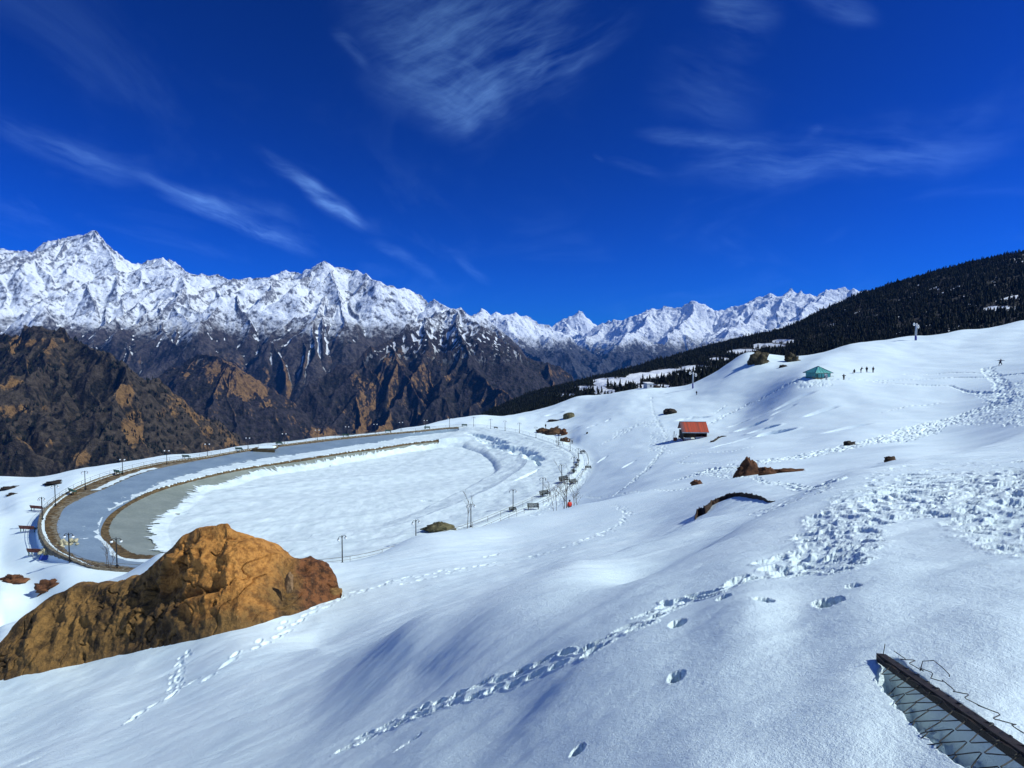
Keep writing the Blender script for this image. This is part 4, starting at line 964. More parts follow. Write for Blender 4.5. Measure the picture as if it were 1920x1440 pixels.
for px, py, rz, lab in [(137, 925, 2.6, 'green bench on the left rim between two lamp posts, nearest the camera'), (222, 889, 2.75, 'green bench on the left rim beside a lamp post, where the brown bank is widest'), (350, 860, 2.95, 'green bench on the far rim above the start of the straight road'),
      (449, 845.5, 3.0, 'green bench on the far rim a little left of the wooden platform'), (524, 834.5, 3.0, 'green bench on the far rim just above the wooden platform'), (649, 819, 3.05, 'green bench on the far rim, next along to the right of the platform'),
      (728, 811, 3.05, 'green bench on the far rim, second to the right of the platform'), (801, 804.5, 3.1, 'green bench on the far rim, third to the right of the platform'), (871, 800, 3.1, 'green bench at the right end of the far rim')]:
    place_bench(gb, px, py, rz, 1.25, lab, g1)
g2 = 'dark benches along the right walkway'
for px, py, rz, sc, lab, z in [(930, 804, 2.8, 1.1, 'small dark bench on the far right bend between two lamp posts', None), (1093, 851, .6, 1.3, 'dark bench highest up on the right, outside the slanting railing', 'hit'), (1085, 866.5, 1.2, 1.2, 'dark bench beside the rightmost lamp post, top of a row of three', None), (1082, 876, 1.2, 1.3, 'dark bench in the middle of a row of three by the railing', None),
      (1077, 887, 1.1, 1.3, 'dark bench at the bottom of a row of three by the railing', None), (1076, 908, .7, 1.5, 'dark bench half buried beside the walkway, right of the bare saplings', 'hit'), (1103, 880, .1, 1.1, 'dark bench standing alone on trampled snow right of the walkway', 'hit'), (1059, 905, .7, 1.9, 'long dark bench on the right walkway at the foot of a lamp post', None),
      (1022, 931, .65, 1.6, 'dark bench on the right walkway beside its lamp post', None), (1000, 956, .1, 1.5, 'large dark green bench piled with snow, nearest the camera on trampled snow', 'hit'), (962, 959, .5, 1.0, 'dark bench at the base of the tall lamp post on the right walkway', None)]:
    place_bench(db, px, py, rz, sc * .82, lab, g2, z)
g3 = 'red brown benches outside the reservoir wall'
for px, py, rz, lab in [(72, 958, 2.9, 'red brown bench with green ends beneath the leftmost lamp post'), (55, 997, 3.0, 'red brown bench outside the left wall, middle one of three'), (73, 1041, 3.05, 'red brown bench outside the left wall, beside a blue sheet')]:
    place_bench(rb, px, py, rz, 1.25, lab, g3, 'hit')
p = hit(83, 1050); bp = MB().box((0, 0, .35), (1.5, .06, .75), rx=-.5).build('blue_board', M_blue, None, loc=(p.x, p.y, G(p.x, p.y))); tag(bp, 'small blue board lying against a red brown bench on the left snow', 'board')

# ---- wooden inlet platform on the far lining
p = atz(498, 849, -31.3); M_plank = simple('dark_planks', (.085, .06, .025), .85, var=.5)
t = empty('inlet_platform', (p.x, p.y, -31.5), .12, 'wooden platform with snow on top jutting from the far lining', 'platform', scale=1.25)
MB().box((0, 0, 1.35), (5.8, 2.6, .3)).build('deck', M_plank, t); MB().box((.4, .1, 1.66), (4.2, 2.2, .34), taper=.8).build('snow_cover', M_snowcap, t)
for x in (-2.5, 0, 2.5):
    MB().box((x, -1.15, .2), (.2, .2, 1.7)).build('leg', M_wood, t)
MB().box((0, -1.25, .55), (5.4, .1, 1.2)).build('skirt_board', M_plank, t)

# ---- rocks
def M_rock(name, a, b, c=None, sc=1.0):
    m, t, p = mat(name); tc = t.n.new('ShaderNodeTexCoord').outputs['Object']; N = t.sep(nrm(t))
    n1 = t.noise(tc, .8 * sc, 5, .62, .4); n2 = t.noise(tc, 4.5 * sc, 6, .7)
    col = t.mix(t.ss(t.math('ADD', t.math('MULTIPLY', n1, .6), t.math('MULTIPLY', n2, .4)), .38, .62), a, b)
    if c: col = t.mix(t.math('MULTIPLY', t.ss(t.noise(tc, 1.7 * sc, 4, .6), .56, .68), .8), col, c)
    t.put(p.inputs['Base Color'], col); p.inputs['Roughness'].default_value = .85; p.inputs['Specular IOR Level'].default_value = .25
    t.put(p.inputs['Normal'], t.bump(t.math('ADD', n2, t.noise(tc, 14 * sc, 4, .7)), .8, .06 / sc)); return m
MR1 = M_rock('brown_rock', (.030, .018, .010), (.13, .07, .035)); MR2 = M_rock('dark_rock', (.012, .010, .009), (.05, .037, .026)); MR3 = M_rock('red_brown_rock', (.05, .022, .012), (.17, .07, .03)); MR4 = M_rock('olive_rock', (.04, .035, .018), (.16, .14, .07), (.25, .22, .13))
def rock_mesh(seed, sx, sy, sz, rough=.22, n=40, m=24):
    th = np.linspace(0, 2 * np.pi, n + 1)[:-1]; ph = np.linspace(.02, np.pi - .02, m)
    T, Pp = np.meshgrid(th, ph); X = np.sin(Pp) * np.cos(T); Y = np.sin(Pp) * np.sin(T); Z = np.cos(Pp)
    s = seed * 7.13
    d = 1 + rough * (fbm(X * 1.3 + s, Y * 1.3 + Z * 1.7, 3, seed) + .8 * fbm(Z * 1.9 + s, X * 1.5 - Y, 3, seed + 5)) + rough * .5 * (ridged(X * 1.7 + Z + s, Y * 1.7 - Z, 3, seed + 9) - 1)
    e = .85
    f = lambda a: np.sign(a) * np.abs(a) ** e
    V = np.stack([f(X) * sx * d, f(Y) * sy * d, f(Z) * sz * d], -1).reshape(-1, 3); q = grid_quads(m, n, wrap=True)
    return V, q[:, ::-1]
def rock(px, pyb, wpx, hpx, mt, label, name='rock', seed=1, depth=.8, rz=0.0, rough=.22, pos_=None, group=None, Y=None, cat='rock', peak=0.0):
    p = hit(px, pyb) if Y is None else at(px, pyb, Y)
    if pos_ is not None: p = pos_
    k = p.y / F; w = wpx * k / 2; h = hpx * k
    zg = G(p.x, p.y) if Y is None and pos_ is None else p.z
    V, q = rock_mesh(seed, w * 1.02, w * depth, h * .95, rough)
    V[:, 2] += h * .05
    if peak: f_ = 1 - peak * np.clip(V[:, 2] / h, 0, 1); V[:, 0] *= f_; V[:, 1] *= f_
    o = np_mesh(name, V, q, mt); o.location = (p.x, p.y + w * depth * .6, zg); o.rotation_euler = (0, 0, rz)
    return tag(o, label, cat, group)
MR5 = M_rock('scrubby_rock', (.018, .015, .008), (.09, .072, .036))
gR = 'boulders of the brown rock cluster'
rock(1037, 815, 37, 17, MR1, 'largest brown boulder in the cluster behind the right railing', seed=2)
rock(1018, 812, 22, 9, MR1, 'low brown boulder at the left end of the rock cluster', seed=3)
rock(1057, 816, 15, 11, MR3, 'upright red brown boulder at the right end of the rock cluster', seed=4)
rock(1060, 829, 18, 8, MR1, 'separate brown boulder in front of the rock cluster near the railing', seed=5)
r_ = rock(1068, 784, 22, 10, MR4, 'pale olive domed rock with a snow cap on the slope beyond the pond', seed=6, rough=.08)
V, q = rock_mesh(6, .98, .8, .5, .08)
rock(1258, 776, 26, 9, MR2, 'dark oval rock alone in the snow up slope of the red roofed shed', seed=7)
rock(1409, 890, 54, 27, MR3, 'peaked red brown rock standing on the snow crest right of centre', seed=8, depth=.6, peak=.62, rough=.3)
rock(1440, 889, 30, 13, MR3, 'rounded red brown rock touching the right foot of the peaked rock', seed=9, depth=.6)
rock(1480, 884, 60, 6, MR3, 'long low red brown ledge trailing right from the peaked rock', seed=10, depth=.25, rough=.3)
rock(1307, 907, 20, 8, MR3, 'small red brown rock at the lip of the crest, left of the peaked rock', seed=11)
rock(1595, 837, 20, 7, MR2, 'small flat dark rock lying just above the trampled track', seed=12)
rock(1673, 866, 22, 8, MR1, 'small dark rock on the near skyline below the trampled track', seed=13)
rock(1428, 683, 36, 21, MR5, 'large shaggy olive brown rock on the upper snow edge before the forest', seed=14, rough=.35)
rock(1487, 677, 22, 13, MR5, 'shaggy rounded rock on the upper snow edge, right of the larger one', seed=15, rough=.35)
rock(1281, 705, 13, 5, MR2, 'tiny dark rock on the upper slope below the forest edge', seed=16)
rock(1470, 689, 14, 4, MR2, 'tiny dark rock between the two shaggy rocks on the snow edge', seed=17)
rock(822, 991, 60, 10, MR4, 'flat olive rock lying at the edge of the frozen reservoir', seed=18, depth=.5, Y=96, peak=.7, rough=.3)
rock(17, 1092, 34, 9, MR3, 'dark red brown patch of stones in the snow at the left edge', seed=19, rough=.45)
rock(86, 1110, 40, 14, MR3, 'ragged red brown rock in the snow up against the boulder', seed=20, rough=.45)
rock(12, 919, 30, 4, MR2, 'thin dark outcrop in the snow at the far left edge of the plateau', seed=21, rough=.4)
rock(104, 908, 40, 3, MR2, 'thin dark outcrop under the valley edge left of the reservoir', seed=22, rough=.4)
rock(20, 930, 16, 3, MR2, 'small dark sliver of rock below the outcrop at the far left', seed=23, rough=.4)
rock(901, 771, 12, 3, MR2, 'tiny dark rock on the snow edge above the reservoir turn', seed=24); rock(1008, 768, 28, 7, MR4, 'scrubby dark rock on the snow edge below the dark forest', seed=25, rough=.4)
rock(1042, 789, 30, 3, MR2, 'dark slit of rock under a snow ledge left of the domed rock', seed=26, depth=.2); rock(1101, 815, 4, 3, MR2, 'very small dark stone on the open snow right of the rock cluster', seed=27)
rock(195, 1006, 17, 10, M_rock('pale_yellow_rock', (.2, .17, .08), (.45, .38, .2)), 'pale yellow rock resting on the terrace inside the near left bend', seed=28, Y=103, rough=.3)
rock(1230, 728, 16, 5, MR2, 'dark flat rock beside the grey lift hut', seed=29)
# rubble heap of pale stones on the near left bank
rr_ = np.random.default_rng(8); t = empty('rubble_heap', atz(112, 1024, -30.6), 0, 'heap of pale straw coloured stones inside the near left wall', 'stone heap')
M_pale = M_rock('pale_stone', (.25, .23, .14), (.55, .50, .34), sc=2)
for k in range(36):
    V, q = rock_mesh(60 + k, *(rr_.uniform(.14, .40, 3)), .3, 12, 8)
    V += [rr_.normal(0, .75), rr_.normal(0, 1.5), rr_.uniform(-.1, .40)]; np_mesh('stone', V, q, M_pale, parent=t)
MR1b = M_rock('dark_brown_rock', (.016, .010, .007), (.075, .042, .024))
# crescent rock ledge with snow in front
def ledge(name, pxs, rad, mt, label, seed):
    P = []
    for (px, py, r) in pxs:
        h = hit(px, py); P.append((h, r * h.y / F))
    n = 14; rows = []
    fine = []
    for (a, ra), (b, rb) in zip(P[:-1], P[1:]):
        for k in range(10): fine.append((a.lerp(b, k / 10), ra + (rb - ra) * k / 10))
    fine.append(P[-1]); V = []
    for i, (c, r) in enumerate(fine):
        zc = G(c.x, c.y)
        for k in range(n):
            an = 2 * math.pi * k / n; q = r * (1 + .35 * float(perlin(np.array(i * .33 + seed), np.array(math.cos(an) * 1.5 + 3))) + .25 * float(perlin(np.array(i * .9), np.array(math.sin(an) * 2 + seed))))
            V.append((c.x + q * .3 * math.cos(an), c.y + 1.3 * q * math.cos(an), zc - r * .15 + q * math.sin(an)))
    o = np_mesh(name, V, grid_quads(len(fine), n, wrap=True), mt); c0 = P[len(P) // 2][0]
    for v in o.data.vertices: v.co -= c0
    o.location = c0; return tag(o, label, 'rock')
ledge('rock_ledge', [(1303, 974, 7), (1308, 966, 15), (1322, 962, 14), (1334, 949, 10), (1350, 941, 9), (1368, 935, 9), (1385, 932, 8), (1405, 934, 10), (1425, 937, 8), (1440, 940, 5), (1453, 942, 1.5)], 1, MR1b, 'dark crescent shaped rock ledge curving over a pocket of snow', 3)
ledge('rock_ledge', [(1332, 829, 3), (1338, 828, 4), (1345, 823, 4), (1353, 820, 2.5), (1362, 819, 1)], 1, MR2, 'short dark curved ledge at the right end of the red roofed shed', 5)

# ---- the big boulder
FRONT = [(-75, 1292), (0, 1278), (75, 1262), (150, 1245), (230, 1230), (300, 1215), (365, 1200), (430, 1185), (480, 1172), (520, 1160), (560, 1150), (600, 1131), (641, 1119)]
TOP = [(-75, 1275), (-30, 1240), (0, 1204), (30, 1168), (60, 1143), (100, 1117), (140, 1101), (185, 1096), (215, 1094), (245, 1086), (275, 1070), (300, 1048), (325, 1024), (345, 1004), (370, 992), (398, 988), (412, 982), (422, 981), (436, 990), (455, 997), (480, 1008), (505, 1022), (530, 1038), (545, 1048), (560, 1050), (585, 1051), (603, 1056), (618, 1068), (629, 1083), (636, 1102), (641, 1117)]
ns, nt = 560, 260
sx_ = np.linspace(-75, 641, ns); fy = pchip([p[0] for p in FRONT], [p[1] for p in FRONT], sx_); ty = pchip([p[0] for p in TOP], [p[1] for p in TOP], sx_)
fp = np.array([tuple(hit(a, b)) for a, b in zip(sx_, fy)])
kk = np.hanning(41); kk /= kk.sum()
for c_ in range(3): fp[:, c_] = np.convolve(np.pad(fp[:, c_], 20, mode='edge'), kk, 'valid')
end = np.clip(np.minimum((sx_ + 75) / 160, (641 - sx_) / 70), 0, 1) ** .6
Yc = fp[:, 1] + 3.4 * end * (.55 + .45 * (fy - ty) / 210) + .1
tp = np.array([tuple(at(a, b, y)) for a, b, y in zip(sx_, ty, Yc)])
bk = np.array([(t_[0] * 1.02, t_[1] + 2.4 * e_ + .15, 0) for t_, e_ in zip(tp, end)]); bk[:, 2] = [G(b[0], b[1]) - .6 for b in bk]; bk[:, 2] = np.minimum(bk[:, 2], tp[:, 2] - .3)
fr = fp.copy(); fr[:, 2] = [G(a, b) for a, b in fr[:, :2]]; fr[:, 2] -= .02
tt_ = np.linspace(0, 1, nt)[:, None, None]
h1 = np.clip(tt_ / .62, 0, 1); h2 = np.clip((tt_ - .62) / .38, 0, 1)
zf = h1 ** .92 * .8 + .2 * np.sin(h1 * np.pi / 2)
A = fr[None] + (tp - fr)[None] * np.concatenate([h1, h1, zf], -1)
zb = 1 - (1 - np.cos(h2 * np.pi / 2)) 
B_ = tp[None] * 1 + (bk - tp)[None] * np.concatenate([h2, h2, 1 - zb], -1)
V = np.where(tt_ <= .62, A, B_)
du = np.gradient(V, axis=1); dv = np.gradient(V, axis=0); Nn = np.cross(du, dv); Nn /= np.linalg.norm(Nn, axis=-1, keepdims=True) + 1e-9
Nn *= np.sign(Nn[..., 2:3] + .2)
x_, y_, z_ = V[..., 0], V[..., 1], V[..., 2]; env = np.sin(np.pi * np.clip(tt_[..., 0], 0, 1)) ** .5 * np.sin(np.pi * np.linspace(0, 1, ns))[None, :] ** .4
topdamp = 1 - .75 * np.exp(-((tt_[..., 0] - .62) / .07) ** 2)
q1 = x_ * .9 + z_ * .55; q2 = -x_ * .45 + z_ * 1.1 + y_ * .4
disp = .22 * fbm(x_ / 2.4, z_ / 1.6 + y_ / 3, 3, 101) + .22 * (ridged(q1 / 1.3, q2 / 2.6, 4, 103) - 1.1) + .07 * fbm(x_ * 1.8, z_ * 1.8 + y_, 4, 105, .65) + .05 * (ridged(q1 * 1.6, q2 * 1.1, 3, 106) - 1)
crk = np.abs(fbm(q1 / 1.7 + 4, q2 / 1.9, 3, 107)); disp -= .24 * np.exp(-(crk / .03) ** 2) * (fbm(x_ / 2, z_ / 2, 2, 109) > -.1)
vx, vy = proj(x_, y_, z_)
# deep slot and the step of the lower shoulder
slot = np.exp(-(((vy - (1118 - .34 * (vx - 350))) / 7) ** 2)) * sstep(vx, 322, 338) * (1 - sstep(vx, 392, 412)); disp -= .38 * slot
disp += .22 * np.exp(-(((vy - (1132 - .34 * (vx - 350))) / 12) ** 2)) * sstep(vx, 330, 350) * (1 - sstep(vx, 385, 415))
gul = np.exp(-(((vx - (545 - .12 * (vy - 1050))) / 7) ** 2)); disp -= .30 * gul * sstep(vy, 1045, 1060)
disp += .16 * fbm(vx / 22, vy / 18, 3, 111) * sstep(vx, 552, 575)
V = V + Nn * (disp * env * topdamp)[..., None]
mB, t, p = mat('boulder_rock'); P = pos(t); N = nrm(t); ps = t.sep(P)
n1 = t.noise(P, .55, 6, .65, .6); n2 = t.noise(P, 3.2, 7, .72); n3 = t.noise(P, 14, 5, .75)
c = t.mix(t.ss(t.math('ADD', t.math('MULTIPLY', n1, .5), t.math('MULTIPLY', n2, .5)), .40, .60), (.055, .031, .012), (.27, .145, .042))
cx, cz = tp[np.argmin(abs(sx_ - 445)), 0], tp[np.argmin(abs(sx_ - 445)), 2]
dx = t.math('DIVIDE', t.math('SUBTRACT', ps[0], float(cx)), 4.2); dz = t.math('DIVIDE', t.math('SUBTRACT', ps[2], float(cz)), 2.3)
dd = t.math('ADD', t.math('SQRT', t.math('ADD', t.math('MULTIPLY', dx, dx), t.math('MULTIPLY', dz, dz))), t.math('MULTIPLY', t.math('SUBTRACT', n1, .5), 2.0))
og = t.math('SUBTRACT', 1.0, t.ss(dd, .55, 1.2))
c = t.mix(og, c, t.mix(t.ss(n2, .36, .62), (.24, .095, .018), (.58, .26, .06)))
ex = float(tp[np.argmin(abs(sx_ - 556)), 0]); red = t.ss(t.math('ADD', t.math('MULTIPLY_ADD', ps[1], .387, ps[0]), t.math('MULTIPLY', t.math('SUBTRACT', n1, .5), 3.2)), -.5, .4)
c = t.mix(red, c, t.mix(t.ss(n2, .36, .64), (.045, .018, .007), (.24, .088, .028)))
c = t.mix(t.math('MULTIPLY', t.ss(n3, .58, .7), .6), c, (.32, .24, .12)); c = t.mix(t.math('MULTIPLY', t.ss(n2, .56, .70), .6), c, (.012, .009, .006))
t.put(p.inputs['Base Color'], c); p.inputs['Roughness'].default_value = .8; p.inputs['Specular IOR Level'].default_value = .3
t.put(p.inputs['Normal'], t.bump(t.math('ADD', n2, t.math('MULTIPLY', n3, .5)), .9, .12))
o = np_mesh('boulder', V.reshape(-1, 3), grid_quads(nt, ns), mB); tag(o, 'huge brown and orange boulder filling the left foreground', 'boulder')
rock(620, 1121, 38, 16, M_rock('ochre_stone', (.12, .06, .02), (.36, .20, .07)), 'ochre stone lying at the right foot of the huge boulder', seed=31, depth=.6)
qs = at(541, 1096, float(fp[np.argmin(abs(sx_ - 541)), 1]) + .5); rock(541, 1096, 15, 20, M_rock('tan_stone', (.14, .08, .04), (.34, .20, .10)), 'small upright tan stone wedged against the huge boulder', seed=32, pos_=qs)
# ---- bare trees
M_twig = simple('bare_bark', (.11, .085, .065), .85)
def bare_tree(name, loc, h, seed, label, cat='tree', stems=1, spread=.35, group=None):
    rq = random.Random(seed); t = empty(name, loc, 0, label, cat, group)
    tr = MB(); br = MB()
    def grow(p, d, L, r, lvl):
        pts = [p]; n = 4
        for i in range(n):
            d = (d + Vector((rq.uniform(-.14, .14), rq.uniform(-.14, .14), .06))).normalized(); p = p + d * L / n; pts.append(p)
        (tr if lvl == 0 else br).tube(pts, [max(r * (1 - .6 * i / n), .008) for i in range(n + 1)], 5)
        if lvl < 3:
            for k in range((6, 3, 2)[lvl]):
                f = rq.uniform(.3, .98); q = pts[min(int(f * n), n - 1)].lerp(pts[min(int(f * n) + 1, n)], f * n % 1); a = rq.uniform(0, 6.28)
                side = Vector((math.cos(a), math.sin(a), 0)); grow(q, (d * rq.uniform(.8, 1.3) + side * spread * 1.6).normalized(), L * rq.uniform(.32, .5), r * .45, lvl + 1)
    for s in range(stems):
        a = rq.uniform(0, 6.28); o = Vector((math.cos(a) * .25 * s, math.sin(a) * .25 * s, -.3))
        grow(o, Vector((math.cos(a) * spread * .4 * (stems > 1), math.sin(a) * spread * .4 * (stems > 1), 1)).normalized(), h * rq.uniform(.75, 1), .040 if stems > 1 else .065, 0)
    tr.build('trunk', M_twig, t, True); br.build('branches', M_twig, t); return t
bare_tree('bare_tree', atz(876, 991, -30), 5.8, 1, 'single bare tree next to a lamp post on the near rim')
def behind(px, py_crest, Y): 
    d = ray(px, 900); x = d[0] / d[1] * Y; return Vector((x, Y, G(x, Y)))
for px, Y, h, sd_, st, lab in [(1056, 64, 6.2, 2, 2, 'tall bare sapling cluster behind the snow crest left of the red jacket'), (1063, 61, 8.2, 3, 1, 'tallest bare sapling, just left of the person in the red jacket'), (1078, 63, 6.5, 4, 2, 'bare branching sapling just right of the person in the red jacket'), (1044, 65, 5.6, 5, 2, 'lower bare sapling at the left end of the sapling row')]:
    Y += 9; p = behind(px, 0, Y); top = 880 if px < 1070 else 905
    z_top = at(px, {1056: 905, 1063: 880, 1078: 912, 1044: 912}[px], Y).z; bare_tree('bare_sapling', p, max(1.5, z_top - p.z + .2), sd_, lab, 'sapling', st, .42, 'bare saplings behind the snow crest')
bare_tree('bare_sapling', atz(1044, 838, -30), 3.6, 6, 'bare bushy sapling by the railing in front of the rock cluster', 'sapling', 3, .5)
bare_tree('bare_sapling', atz(1050, 842, -30), 3.2, 7, 'small bare sapling at the top of the slanting railing', 'sapling', 2, .5)
bare_tree('bare_sapling', atz(203, 1061, -30), 3.2, 8, 'pair of thin bare stems at the near left end of the reservoir', 'sapling', 3, .3)

# ---- shed with the red roof
p = hit(1304, 824); kx = p.y / F
t = empty('red_roofed_shed', (p.x, p.y + 1.5, G(p.x, p.y)), -.06, 'open fronted shed with a rusty red sheet roof on the mid slope', 'shed', scale=kx / .145 * .9)
m, n_, pr = mat('rusty_red_sheet'); tc = n_.n.new('ShaderNodeTexCoord').outputs['Object']; s3 = n_.sep(tc)
st = n_.noise(n_.comb(n_.math('MULTIPLY', s3[0], 1.0), 0, 0), 1.25, 4, .7); fn = n_.noise(tc, 5, 5, .7)
cc = n_.mix(n_.ss(st, .40, .62), (.66, .085, .025), (.34, .065, .03)); cc = n_.mix(n_.math('MULTIPLY', n_.ss(st, .60, .68), .8), cc, (.11, .09, .09)); cc = n_.mix(n_.math('MULTIPLY', n_.ss(fn, .45, .7), .35), cc, (.20, .05, .02))
left = n_.math('SUBTRACT', 1.0, n_.ss(s3[0], -3.6, -2.6)); cc = n_.mix(n_.math('MULTIPLY', left, .8), cc, (.10, .085, .10))
n_.put(pr.inputs['Base Color'], cc); pr.inputs['Roughness'].default_value = .6
def roof_sheet(w, y0, z0, y1, z1):
    mb = MB(); n = 60
    for i in range(n):
        x0 = -w / 2 + w * i / n; x1 = x0 + w / n; dz = .05 if i % 2 else 0
        mb.add([(x0, y0, z0 + dz), (x1, y0, z0 + dz), (x1, y1, z1 + dz), (x0, y1, z1 + dz), (x0, y0, z0 + dz - .06), (x1, y0, z0 + dz - .06), (x1, y1, z1 + dz - .06), (x0, y1, z1 + dz - .06)], [(0, 1, 2, 3), (7, 6, 5, 4), (0, 4, 5, 1), (2, 6, 7, 3), (1, 5, 6, 2), (0, 3, 7, 4)])
    return mb
roof_sheet(8.1, -2.0, 2.25, 1.4, 5.0).build('roof', m, t); roof_sheet(8.1, 3.9, 2.7, 1.43, 5.0).build('rear_roof', m, t)
MB().box((0, 1.42, 5.07), (8.15, .35, .08)).build('ridge_cap', M_grey, t); MB().box((0, -2.04, 2.08), (8.0, .08, .24)).build('fascia', M_grey, t)
MB().box((0, 3.4, 1.1), (7.2, .15, 2.6)).box((-3.5, .9, 1.1), (.12, 4.8, 2.6)).box((3.5, .9, 1.1), (.12, 4.8, 2.6)).build('wall', simple('dark_boards', (.035, .028, .024), .9), t)
MB().box((-2.1, -1.3, .2), (1.9, .1, .5)).box((1.8, -1.3, .25), (3.3, .12, .9)).build('counter', M_grey, t)
for x in (-3.5, 0, 3.5): MB().box((x, -1.5, .8), (.16, .16, 2.9)).build('post', M_dark if x < 3 else M_redbrown, t)
p2 = hit(1266, 827); t = empty('sledge_rack', (p2.x, p2.y, G(p2.x, p2.y)), .1, 'red crate with upright poles standing left of the red roofed shed', 'rack')
MB().box((0, 0, .4), (.9, .6, .9)).build('crate', M_redbrown, t); MB().box((-.35, 0, 1.4), (.14, .06, 2.4), ry=.03).build('pole', M_dark, t); MB().box((.12, 0, 1.1), (.10, .06, 1.6), ry=.2).build('pole', M_redbrown, t); MB().box((1.0, 0, .9), (.2, .06, 1.0), ry=-.1).build('pole', M_dark, t)
MB().box((1.5, 0, .55), (2.2, .05, .05)).box((2.3, 0, .3), (.06, .06, .7)).build('rail', M_redbrown, t)

# ---- teal pavilion hut
p = hit(1540, 709); k = p.y / F / .164 * .8; t = empty('teal_pavilion', (p.x, p.y + 2.5 * k, G(p.x, p.y) + .05), .12, 'teal glazed pavilion hut with a pointed roof high on the slope', 'hut', scale=k)
M_teal = simple('teal_panel', (.10, .42, .38), .35, var=.25); M_tealr = simple('teal_roof', (.11, .42, .37), .4, var=.2); M_tframe = simple('teal_frame', (.01, .05, .06), .5)
a = 3.75
rf = MB().add([(-a, -a, 1.95), (a, -a, 1.95), (a, a, 1.95), (-a, a, 1.95), (0, 0, 4.5), (0, 0, 4.4)], [(0, 1, 4), (1, 2, 4), (2, 3, 4), (3, 0, 4), (1, 0, 5), (2, 1, 5), (3, 2, 5), (0, 3, 5)]).build('roof', M_tealr, t)
tr_ = MB()
for sx, sy in ((-1, -1), (1, -1), (1, 1), (-1, 1)): tr_.tube([(sx * a, sy * a, 1.97), (0, 0, 4.54)], .09, 6)
tr_.tube([(0, -a, 1.98), (0, 0, 4.54)], .07, 5).tube([(-a, -a, 1.93), (a, -a, 1.93), (a, a, 1.93), (-a, a, 1.93), (-a, -a, 1.93)], .09, 5)
for f_ in (-2.7, -1.3, 1.3, 2.7): tr_.tube([(f_, -a, 1.98), (f_ * .35, -a * .35, 3.68)], .045, 4)
tr_.build('roof_trim', M_tframe, rf)
w_ = MB()
for x in (-2.3, -1.15, 0, 2.3): w_.box((x, -3, .95), (1.10, .06, 1.9))
for y in (-2.2, -.7, .8, 2.3): w_.box((-3, y, .95), (.06, 1.3, 1.9)).box((3, y, .95), (.06, 1.3, 1.9))
w_.box((0, 3, .95), (6, .06, 1.9)).build('wall_panels', M_teal, t)
for i, x in enumerate((-3, -1.72, -.57, .6, 1.7, 3)): MB().box((x, -3.05, 1.0), (.12, .12, 2.0)).build('post', M_tframe, t)
MB().box((0, 0, -.05), (6.6, 6.6, .25)).build('floor', M_wood, t); MB().box((-2.45, -3.1, .8), (.5, .05, 1.5)).build('door', M_tframe, t); MB().box((1.2, -3.12, 1.15), (.9, .05, 1.0)).build('white_board', M_white, t)
rl = MB()
for sx in (-1, 1):
    x0 = sx * 3.4
    for q in range(3): rl.box((x0 + sx * q * .5, -3, .35), (.06, .06, .9))
    rl.box((x0 + sx * .5, -3, .78), (1.1, .05, .06)).box((x0 + sx * .5, -3, .4), (1.1, .05, .05))
rl.build('side_rail', M_wood, t)

# ---- ski lift
def tower(px, pyb, pyt, w, label):
    p = hit(px, pyb); h = (pyb - pyt) * p.y / F; t = empty('lift_tower', (p.x, p.y, G(p.x, p.y) - .2), .5, label, 'lift tower', 'ski lift towers')
    MB().tube([(0, 0, -.5), (0, 0, h * .32)], w, 10).build('lower_pole', M_bluepole, t, True); MB().tube([(0, 0, h * .32), (0, 0, h + .2)], [w, w * .85], 10).build('upper_pole', M_grey, t, True)
    a = MB().box((0, 0, h - .5), (4.2, .18, .22)).build('cross_arm', M_grey, t)
    for s, dz in ((-1, .35), (1, -1.6)):
        q = MB(); c = Vector((s * 1.75, 0, h - .5 + dz * .5)); q.tube([c + Vector((math.cos(a_ * .5236) * .55, 0, math.sin(a_ * .5236) * .55)) for a_ in range(13)], .12, 6); q.tube([c + Vector((0, 0, .5)), c - Vector((0, 0, .5))], .06, 5); q.box((c.x, 0, (c.z + h - .5) / 2), (.12, .12, abs(c.z - h + .5) + .2)); q.build('sheave_wheel', M_white, a, True)
    return t
tower(1717, 638, 606, .42, 'grey and blue lift tower on the right skyline of the snow slope'); tower(1299, 728, 697, .34, 'pale lift tower in front of the forest left of the shaggy rocks')
p = hit(1217, 729); t = empty('lift_hut', (p.x, p.y + 1.5, G(p.x, p.y) - .1), .35, 'small grey hut of the lift station on the snow edge', 'hut'); k = p.y / F
MB().box((0, 0, 1.2), (3.4, 3.2, 2.6)).build('wall', M_grey, t); MB().add([(-2, -1.9, 2.5), (2, -1.9, 2.5), (2, 1.9, 2.9), (-2, 1.9, 2.9), (-2, -1.9, 2.62), (2, -1.9, 2.62), (2, 1.9, 3.05), (-2, 1.9, 3.05)], [(0, 3, 2, 1), (4, 5, 6, 7), (0, 1, 5, 4), (1, 2, 6, 5), (2, 3, 7, 6), (3, 0, 4, 7)]).build('roof', M_white, t); MB().box((.3, -1.63, 1.3), (.9, .05, .8)).build('window', M_dark, t)
p = hit(1206, 727); t = empty('lift_drive', (p.x, p.y + 2, G(p.x, p.y) - .1), .2, 'grey steel drive frame of the lift left of the grey hut', 'lift machinery')
for x in (-1.5, 1.5): MB().box((x, 0, 2.6), (.3, .3, 5.4)).build('upright', M_grey, t)
MB().box((0, 0, 5.0), (3.8, .4, .4)).box((0, 0, 3.0), (3.2, .3, .3)).build('beam', M_grey, t); MB().tube([(math.cos(i * .5236) * 1.3, math.sin(i * .5236) * 1.3, 3.9) for i in range(13)], .16, 6).build('bull_wheel', M_dark, t, True); MB().box((.2, 0, 1.0), (2.2, 1.6, 1.8)).build('motor_box', M_grey, t)
